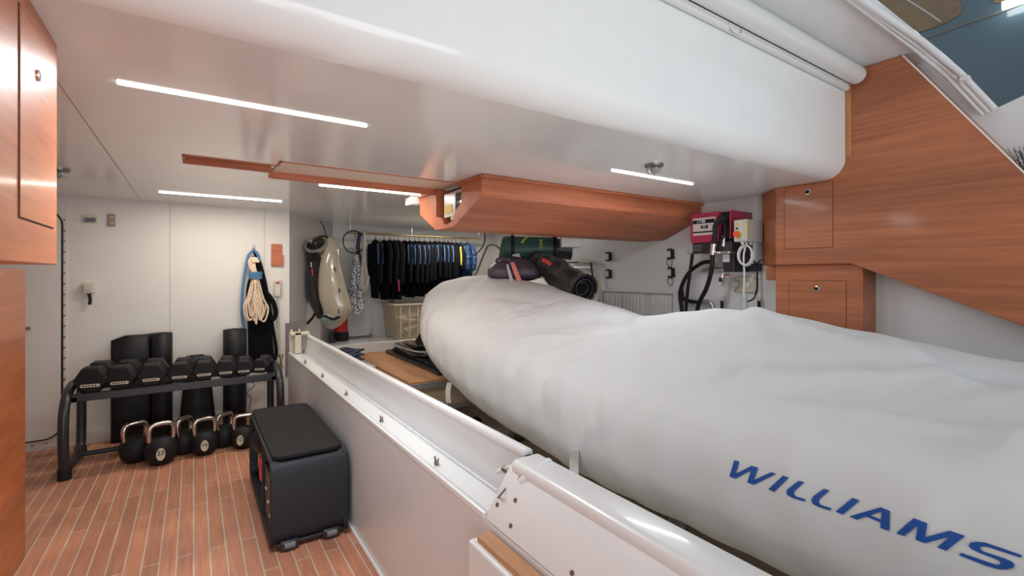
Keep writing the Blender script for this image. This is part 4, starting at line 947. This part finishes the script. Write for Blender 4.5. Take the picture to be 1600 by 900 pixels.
# control box
cb = thing('control_box', (3.48, 1.98, 1.6), 'grey electrical control box with red stop button beside the fuel pump', 'box')
zt2 = onX(1167, 342, 3.38).z; zb3 = onX(1167, 377, 3.38).z
MB().box((3.38, 1.93, zb3), (3.60, 2.03, zt2)).build('enclosure', 'grey', cb, bevel=.005)
MB().box((3.375, 1.955, zb3 + .004), (3.381, 2.026, zt2 - .004)).build('front_plate', 'creamp', cb, bevel=.002)
c = onX(1154, 366, 3.375); MB().cyl(c, c + Vector((-.03, 0, 0)), .009).cyl(c + Vector((-.03, 0, 0)), c + Vector((-.042, 0, 0)), .022).build('stop_button', 'redp', cb, bevel=.003)
MB().cyl(c, c + Vector((-.008, 0, 0)), .026).build('button_collar', 'yellow', cb)
c = onX(1153, 350, 3.374); MB().extr([c + Vector((0, .012, -.010)), c + Vector((0, -.012, -.010)), c + Vector((0, 0, .014))], (-.002, 0, 0)).build('warning_triangle', 'yellow', cb)
MB().cyl(onX(1152, 357, 3.375), onX(1152, 357, 3.375) + Vector((-.008, 0, 0)), .007).build('indicator', 'black', cb)
MB().box((3.382, 1.926, zb3 + .03), (3.40, 1.931, zt2 - .01)).build('yellow_strip', 'yellow', cb)
for x in (3.41, 3.46, 3.52): MB().cyl((x, 1.98, zb3), (x, 1.98, zb3 - .02), .011).build('cable_gland', 'paper', cb)
wc = MB()
c = onX(1166, 400, 3.46)
for k in range(3): wc.tube([c + Vector((-.01 * k, .055 * cos(t * pi / 9), .075 * sin(t * pi / 9) + .004 * k)) for t in range(18)], .006, 8, closed=True)
wc.tube([(3.46, 1.98, zb3 - .02), onX(1162, 400, 3.46), onX(1163, 430, 3.46), onX(1162, 462, 3.46)], .007, 8, smooth=4)
tag(wc.build('white_cable', 'paper'), 'coiled white cable under the grey control box', 'cable')
pg = thing('power_plug', onX(1163, 482, 3.46), 'grey industrial plug on the end of the white cable', 'plug')
a = onX(1163, 460, 3.46)
MB().lathe(a, (0, 0, -1), [(.018, 0), (.024, .01), (.022, .035), (.018, .05), (.024, .07), (.026, .10), (.026, .16)]).build('plug_body', 'grey', pg)
so = thing('power_socket', onX(1163, 458, RW - .02), 'pale wall panel with a round industrial socket under the fuel pump', 'socket')
a = onX(1147, 433, RW - .03); b = onX(1182, 457, RW - .03)
MB().box((RW - .03, b.y, b.z), (RW - .002, a.y, a.z)).build('panel', 'creamp', so, bevel=.004)
c = onX(1152, 444, RW - .03); MB().cyl(c, c + Vector((-.045, 0, 0)), .030).build('socket_cover', 'grey', so, bevel=.006)
c = onX(1168, 445, RW - .03); MB().cyl(c, c + Vector((-.015, 0, 0)), .026).build('socket_face', 'paper', so, bevel=.004)
for (u, v) in ((1149, 435), (1180, 435), (1149, 455), (1180, 455)): c = onX(u, v, RW - .03); MB().cyl(c, c + Vector((-.004, 0, 0)), .005, seg=8).build('screw', 'screw', so)
a = onX(1170, 412, RW - .05); b = onX(1186, 424, RW - .05)
tag(MB().box((RW - .05, b.y, b.z), (RW - .002, a.y, a.z)).build('relay_box', 'blackm', bevel=.004), 'small black box on the wall beside the white cable coil', 'box')
tag(MB().tube([onX(1183, 424, 3.64), onX(1183, 450, 3.64), onX(1178, 466, 3.62), onX(1168, 471, 3.55)], .006, 8, smooth=5).build('black_cable', 'black'), 'black cable dropping from the small black box towards the plug', 'cable')
tag(MB().tube([onX(1189, 406, 3.6), onX(1182, 412, 3.6), onX(1176, 406, 3.6), onX(1165, 396, 3.56)], .006, 8, smooth=5).build('black_cable', 'black'), 'black cable running from the teak cabinet to the control box', 'cable')
for (u, l) in ((1128, 'small black rod with a white cap, left one just above the boat cover'), (1186, 'small black rod with a white cap, right one beside the teak cabinet')):
    t = thing('fishing_rod_holder', onX(u, 500, 3.66), l, 'rod', 'capped rods on the wall')
    MB().cyl(onX(u, 500, 3.66), onX(u, 470, 3.66), .012).build('rod', 'black', t)
    MB().cyl(onX(u, 470, 3.66), onX(u, 464, 3.66), .0135).build('cap', 'paper', t)

# ================================================================== GYM CORNER
# --- dumbbell rack
rk = thing('dumbbell_rack', (-.06, 4.55, 0), 'black tubular steel dumbbell rack against the white back wall', 'rack')
RXL, RXR = -.70, .575; RZ = .545
MB().box((RXL + .02, 4.26, RZ - .05), (RXR - .02, 4.30, RZ)).build('front_beam', 'blackm', rk, bevel=.003)
MB().box((RXL + .02, 4.56, RZ - .03), (RXR - .02, 4.60, RZ + .02)).build('rear_beam', 'blackm', rk, bevel=.003)
MB().box((RXL + .02, 4.26, RZ - .052), (RXL + .05, 4.60, RZ - .02)).build('end_plate', 'blackm', rk); MB().box((RXR - .05, 4.26, RZ - .052), (RXR - .02, 4.60, RZ - .02)).build('end_plate', 'blackm', rk)
for x, s in ((RXL, -1), (RXR, 1)):
    xx = x + s * .005
    MB().tube([(xx, 4.23, .06), (xx, 4.20, .16), (xx, 4.19, .33), (xx, 4.22, .46), (xx, 4.32, .545), (xx, 4.48, .575), (xx, 4.66, .56), (xx, 4.78, .50), (xx, 4.80, .38), (xx, 4.79, .15), (xx, 4.76, .06), (xx, 4.66, .035), (xx, 4.50, .035), (xx, 4.27, .05)], .029, 16, smooth=6).build('leg_frame', 'blackm', rk)
    MB().cyl((xx, 4.23, 0), (xx, 4.23, .075), .036).build('foot_cap', 'black', rk, bevel=.004)
    MB().cyl((xx, 4.76, 0), (xx, 4.76, .06), .036).build('foot_cap', 'black', rk, bevel=.004)
MB().cyl((RXL, 4.60, .045), (RXR, 4.60, .045), .018).build('cross_bar', 'blackm', rk)
# --- dumbbells
def dumbbell(rad, half, label):
    t = thing('hex_dumbbell', (0, 0, 0), label, 'dumbbell', 'hex dumbbells on the rack')
    for s in (-1, 1):
        h = []
        for (yy, k) in ((.032, .78), (.045, 1), (half - .012, 1), (half, .90)):
            h.append([(rad * k * cos(pi / 3 * q), s * yy, rad * .866 + rad * k * sin(pi / 3 * q)) for q in range(6)])
        hd = MB().loft(h).build('head', 'black', t, bevel=.004)
        if s < 0:
            MB().prism([(p[0] * rad * .5, rad * .52 + p[1] * rad * .11) for p in ((-1, -1), (1, -1), (1.15, 0), (1, 1), (-1, 1), (-1.15, 0))], 1, -half - .002, -half + .004).build('maker_badge', 'label', hd)
            m_ = MB()
            for q in range(5): m_.box(((-.42 + q * .17) * rad, -half - .003, rad * .47), ((-.33 + q * .17) * rad, -half - .001, rad * .57))
            m_.build('badge_print', 'black', hd)
    MB().cyl((0, -.05, rad * .866), (0, .05, rad * .866), .017).build('grip', 'steel', t)
    return t
dl = ['largest hexagonal black dumbbell at the left end of the rack', 'second hexagonal black dumbbell from the left on the rack', 'third hexagonal black dumbbell from the left on the rack', 'hexagonal black dumbbell in the middle of the rack, fourth from left', 'fifth hexagonal dumbbell from the left, in front of the tapered mat', 'sixth hexagonal dumbbell from the left, in front of the tall mat', 'small seventh hexagonal dumbbell, next to last on the rack', 'small twisted hexagonal dumbbell at the right end of the rack']
for k, (u, v, r) in enumerate(((147, 606, .096), (192, 603, .092), (238, 600, .090), (284, 594, .084), (320, 591, .082), (356, 588, .077), (384, 584, .070), (415, 582, .066))):
    x = onY(u, v, 4.30).x
    o = dumbbell(r, .15 - .006 * k, dl[k]); o.location = (x, 4.44 + (.0 if k < 7 else .02), RZ + .003); o.rotation_euler = (.045, 0, random.uniform(-.05, .05) - (.35 if k == 7 else 0.08))
# --- kettlebells
def kettlebell(r, num, loc, rot, label, sc=1):
    t = thing('kettlebell', (0, 0, 0), label, 'kettlebell', 'kettlebells on the floor')
    MB().lathe((0, 0, 0), (0, 0, 1), [(r * .5, 0), (r * .62, .006), (r * .86, r * .38), (r * 1.0, r * .92), (r * .93, r * 1.35), (r * .72, r * 1.68), (r * .4, r * 1.86), (r * .2, r * 1.9)], 32).build('bell', 'black', t, ang=60)
    hw = r * .72
    MB().tube([(-hw * .82, 0, r * 1.45), (-hw * .98, 0, r * 1.85), (-hw * 1.0, 0, r * 2.35), (-hw * .82, 0, r * 2.68), (-hw * .4, 0, r * 2.78), (hw * .4, 0, r * 2.78), (hw * .82, 0, r * 2.68), (hw * 1.0, 0, r * 2.35), (hw * .98, 0, r * 1.85), (hw * .82, 0, r * 1.45)], .0175, 14, smooth=6).build('handle', 'steel', t)
    if num:
        n = Vector((-.25, -1, .0)).normalized(); c = n * (r * .985) + Vector((0, 0, r * .92)); xd = Vector((0, 0, 1)).cross(n) * 1
        xd = Vector((-n.y, n.x, 0)); 
        m_ = MB(); pl = [c + xd * (cos(q * pi / 10) * r * .26) + Vector((0, 0, sin(q * pi / 10) * r * .42)) - n * .006 for q in range(20)]
        pb_ = m_.extr(pl, n * .010).build('number_plate', 'label', t)
        text_mesh('plate_number', num, r * .42, 'black', pb_, c + n * .0055 + Vector((0, 0, r * .1)), xd, (0, 0, 1), .001)
    t.location = loc; t.rotation_euler = (0, 0, rot); t.scale = (sc,) * 3
    return t
kl = [(211, 725, '', .098, .5, 'kettlebell at the left end of the row, turned so no number shows'), (252, 728, '23', .101, .25, 'kettlebell marked 23 in front, second from the left'), (288, 712, '', .094, .9, 'kettlebell behind and between the ones marked 23 and 16'),
      (320, 713, '16', .094, .22, 'kettlebell marked 16 in the middle of the row'), (351, 701, '', .090, .7, 'kettlebell half hidden behind the one marked 16'), (381, 703, '12', .090, -.1, 'kettlebell marked 12 beside the black bench')]
for (u, v, num, r, rot, lab) in kl:
    g = onZ(u, v - 3, 0); kettlebell(r, num, (g.x, g.y + .02, 0), rot, lab)
# --- rolled mats
def mat_roll(loc, r0, h, turns, label, flap=0, r_top=None, lean=0, flapdir=(-1, 0), name='rolled_mat', th=.009):
    m_ = MB(); n = int(turns * 22); a_ = []
    for k in range(n + 1):
        t = k / 22 * 2 * pi; r = r0 * (1 - .55 * (1 - k / n)); a_.append((cos(t) * r, sin(t) * r))
    if flap:
        x, y_ = a_[-1]
        for q in range(1, 9): a_.append((x * 1 - flap * q / 8, y_ - .02 * sin(q / 8 * pi)))
    zs = [0, h * .25, h * .5, h * .75, h]
    def row(z):
        f = 1 if r_top is None else 1 + (r_top / r0 - 1) * (z / h)
        return [Vector((loc[0] + p[0] * f, loc[1] + p[1] * f + lean * z, loc[2] + z - ((.05 * max(0, (q - len(a_) + 4)) / 4) ** 1 * (z / h) if flap else 0))) for q, p in enumerate(a_)]
    m_.loft([row(z) for z in zs], closed=False, caps=False)
    return tag(m_.build(name, 'mat_', solid=th, ang=60), label, 'mat', 'rolled exercise mats against the wall')
a = onY(252, 520, 4.93); mat_roll((a.x, 4.92, 0), .082, onY(252, 521, 4.90).z, 2.5, 'tall black mat partly unrolled, leftmost behind the dumbbell rack', flap=.24)
a = onY(307, 600, 4.90); mat_roll((a.x, 4.87, 0), .145, onY(306, 555, 4.90).z, 2, 'short tapered black mat roll behind the middle of the rack', r_top=.082)
a = onY(366, 600, 4.90); mat_roll((a.x, 4.92, 0), .100, onY(366, 515, 4.90).z, 2.3, 'tall black mat roll behind the right of the rack, beside the ropes', flap=0)
# --- bench
bx0, bx1, by0, by1, bh = .305, .672, 2.53, 3.56, .445
bn = thing('storage_bench', ((bx0 + bx1) / 2, (by0 + by1) / 2, 0), 'black wheeled gym storage bench with padded lid and open side', 'bench')
z0_ = .018
prof = rrect(by0, z0_, by1, bh, .075, 8)
inner = rrect(by0 + .022, z0_ + .03, by1 - .022, bh - .022, .055, 8)
m_ = MB(); V = []
for x in (bx0, bx1):
    V.append([m_.bm.verts.new((x, y_, z_)) for y_, z_ in prof]); V.append([m_.bm.verts.new((x, y_, z_)) for y_, z_ in inner])
nn = len(prof)
for j in range(nn):
    k = (j + 1) % nn
    m_.bm.faces.new((V[0][j], V[0][k], V[2][k], V[2][j])); m_.bm.faces.new((V[1][k], V[1][j], V[3][j], V[3][k]))
    m_.bm.faces.new((V[0][k], V[0][j], V[1][j], V[1][k])); m_.bm.faces.new((V[2][j], V[2][k], V[3][k], V[3][j]))
m_.build('shell', 'blackp', bn, bevel=.006, seg=3)
MB().box((bx1 - .03, by0 + .02, z0_ + .02), (bx1 - .015, by1 - .02, bh - .02)).build('back_panel', 'blackp', bn)
MB().prism(rrect(bx0 + .012, by0 + .02, bx1 - .02, by1 - .02, .05, 6), 2, bh - .002, bh + .016).build('padded_lid', 'pad', bn, bevel=.004, seg=3)
MB().box((bx0 + .03, by0 + .012, .02), (bx1 - .02, by0 + .05, z0_ + .02)).build('front_skirt', 'blackm', bn, bevel=.004)
for x in (bx0 + .085, bx1 - .085):
    f = MB().box((x - .042, by0 - .005, .0), (x + .042, by0 + .06, .050)).build('foot', 'blackm', bn, bevel=.008)
    MB().cyl((x - .024, by0 - .002, .028), (x + .024, by0 - .002, .028), .015).build('foot_roller', 'dgrey', f)
    MB().box((x - .03, by1 - .06, .0), (x + .03, by1 - .01, .05)).build('foot', 'blackm', bn)
MB().cyl((bx1 - .028, by0 + .02, .06), (bx1 - .004, by0 + .02, .06), .038).build('wheel', 'black', bn, bevel=.005)
MB().box((bx0 + .006, by0 + .38, z0_ + .03), (bx1 - .03, by0 + .40, bh - .02)).build('divider', 'blackp', bn)
for yy, zz in ((by0 + .14, .13), (by0 + .22, .17), (by0 + .30, .21)): MB().box((bx0 + .012, yy - .012, zz - .004), (bx0 + .02, yy + .012, zz + .004)).build('white_marker', 'paper', bn)
MB().box((bx0 + .018, by0 + .03, z0_ + .03), (bx0 + .028, by0 + .38, bh - .12)).build('inner_panel', 'blackm', bn)
tg = onX(398, 716, bx0 - .01)
tag(MB().ell((bx0 + .05, by0 + .75, .33), (.062, .11, .075)).build('foam_ball', 'blackp'), 'smooth black weight stored in the open side of the bench', 'weight')
tag(MB().tube([(bx0 + .02, by0 + .56 + .055 * cos(t * pi / 10), .22 + .06 * sin(t * pi / 10)) for t in range(20)], .006, 8, closed=True).build('resistance_ring', 'redp'), 'thin red ring inside the open side of the bench', 'ring')
tag(MB().box((bx0 + .03, by0 + .72, .15), (bx0 + .06, by0 + .84, .23)).build('wooden_block', 'orange', bevel=.01), 'small orange block inside the open side of the bench', 'block')
# --- wall fittings on the gym back wall
W = GB - .001
def wbox(u0, v0, u1, v1, dpt, name, m, parent=None, bevel=.002, lift=0):
    a = onY(u0, v0, W - dpt); b = onY(u1, v1, W - dpt)
    return MB().box((a.x, W - dpt, b.z), (b.x, W - lift, a.z)).build(name, m, parent, bevel=bevel)
t = thing('socket_plate', onY(142, 349, W), 'cream double socket plate high on the wall by the watertight door', 'socket')
wbox(131, 335, 151, 348, .02, 'plate', 'creamp', t)
for u in (137, 145.5): c = onY(u, 343.5, W - .02); MB().cyl(c, c + Vector((0, -.008, 0)), .019).build('outlet', 'dgrey', t)
wbox(137, 337, 147, 339, .022, 'label_strip', 'paper', t)
t = thing('switch_plate', onY(174, 354, W), 'brushed metal switch plate right of the cream socket plate', 'switch')
wbox(168, 334, 180, 354, .012, 'plate', 'screw', t)
for v in (340, 348): wbox(171, v - 2.5, 177, v + 2.5, .018, 'switch', 'gold', t)
t = thing('isolator_box', onY(138, 476, W), 'cream isolator box with a black handle, low on the back wall', 'switch')
wbox(129, 442, 147, 458, .05, 'box_body', 'creamp', t, .005)
wbox(132, 446, 142, 455, .055, 'window', 'grey', t)
MB().tube([onY(139, 459, W - .03), onY(141, 467, W - .035), onY(140, 476, W - .035)], .011, 10, smooth=4).build('handle', 'black', t)
t = thing('wooden_box', onY(433, 416, W), 'small two-piece teak cover on the white wall above the phone', 'box')
wbox(424, 381, 441, 399, .012, 'upper_plate', 'teakx', t); wbox(424, 398, 443, 416, .02, 'lower_plate', 'teakx', t)
t = thing('wall_phone', onY(433, 464, W), 'pale handset phone on the white wall under the teak cover', 'phone')
wbox(428, 437, 440, 464, .03, 'handset', 'creamp', t, .012)
wbox(431, 440, 437, 443.5, .034, 'earpiece', 'pump', t, .003); wbox(431, 450, 438, 460, .034, 'keypad', 'display', t, .002)
p0 = onY(433, 465, W - .02); p1 = onY(436, 545, W - .03); pts = []
for k in range(230):
    q = k / 229; b_ = p0.lerp(p1, q); pts.append(b_ + Vector((cos(k * .8) * .013, sin(k * .8) * .011, 0)))
MB().tube(pts, .0028, 5).build('coiled_cord', 'creamp', t)
# hook, blue line, cream rope, black ropes
t = thing('wall_hook', onY(396, 392, W), 'small steel hook high on the wall holding the ropes', 'hook')
wbox(394, 380, 399, 390, .008, 'hook_plate', 'chrome', t)
c = onY(396.5, 388, W); MB().tube([c + Vector((0, -.005, 0)), c + Vector((0, -.04, -.012)), c + Vector((0, -.055, .005))], .005, 8, smooth=4).build('hook_arm', 'chrome', t)
H = onY(396.5, 391, W - .05)
def wp(u, v, d=.06): return onY(u, v, W - d)
tag(MB().tube([H, wp(388, 400), wp(383, 425), wp(379, 455), wp(378, 490), wp(382, 512)], .012, 8, smooth=6).tube([H, wp(403, 398), wp(405, 408)], .013, 8, smooth=4).build('blue_line', 'ropeb'), 'blue line hanging down the left of the cream rope bundle', 'rope')
rp2 = thing('rope_bundle', wp(400, 520), 'cream braided rope bundle tied with blue cord on the wall hook', 'rope')
m_ = MB()
for k in range(6): # top loops
    o_ = (k - 2.5) * 1.8; m_.tube([wp(399 + o_ * .5, 430, .10 + .01 * (k % 2)), wp(393 + o_, 412, .09), wp(396 + o_ * .8, 403, .09), wp(400 + o_, 410, .10)], .009, 7, smooth=5)
for k in range(11):
    s_ = (k - 5) / 5; bt_ = 515 - abs(s_) * 12 - random.uniform(0, 14); d_ = .09 + .012 * (k % 3)
    m_.tube([wp(399 + s_ * 4, 433, d_), wp(399 + s_ * 12, 465, d_ + .01), wp(400 + s_ * 19, bt_ - 20, d_ + .02), wp(400 + s_ * 13, bt_, d_ + .03), wp(401 + s_ * 4, bt_ - 10, d_ + .03), wp(399 + s_ * 5 , 470, d_ + .02), wp(399 - s_ * 3, 436, d_ + .01)], .0088, 7, smooth=6)
m_.build('rope_loops', 'ropec', rp2, ang=80)
m_ = MB()
for k in range(5):
    c = wp(399.5, 426 + k * 2.2, .10); m_.tube([c + Vector((cos(q * pi / 8) * .048, sin(q * pi / 8) * .035, 0)) for q in range(16)], .0085, 7, closed=True)
m_.build('blue_whipping', 'ropeb', rp2)
m_ = MB()
for k in range(8):
    s_ = (k - 3.5) / 3.5; m_.tube([H, wp(404 + s_ * 2, 410, .04), wp(402 + s_ * 14, 450, .04), wp(408 + s_ * 18, 510, .045), wp(412 + s_ * 20, 560 + random.uniform(-8, 6), .05), wp(410 + s_ * 12, 566, .06), wp(408 + s_ * 14, 520, .05)], .015, 7, smooth=6)
m_.tube([wp(414, 455, .05), wp(426, 470, .05), wp(431, 490, .05), wp(424, 500, .06), wp(416, 485, .06)], .020, 8, smooth=6)
tag(m_.build('black_ropes', 'neo', ang=80), 'black ropes hanging behind the cream bundle down to the rack', 'rope')
tag(MB().tube([onY(388, 595, GB - .05), onY(398, 602, GB - .06), onY(386, 614, GB - .05), onY(392, 622, GB - .05), onY(389, 640, GB - .04)], .003, 6, smooth=5).build('thin_cord', 'black'), 'thin black cord on the wall under the right of the rack', 'cord')
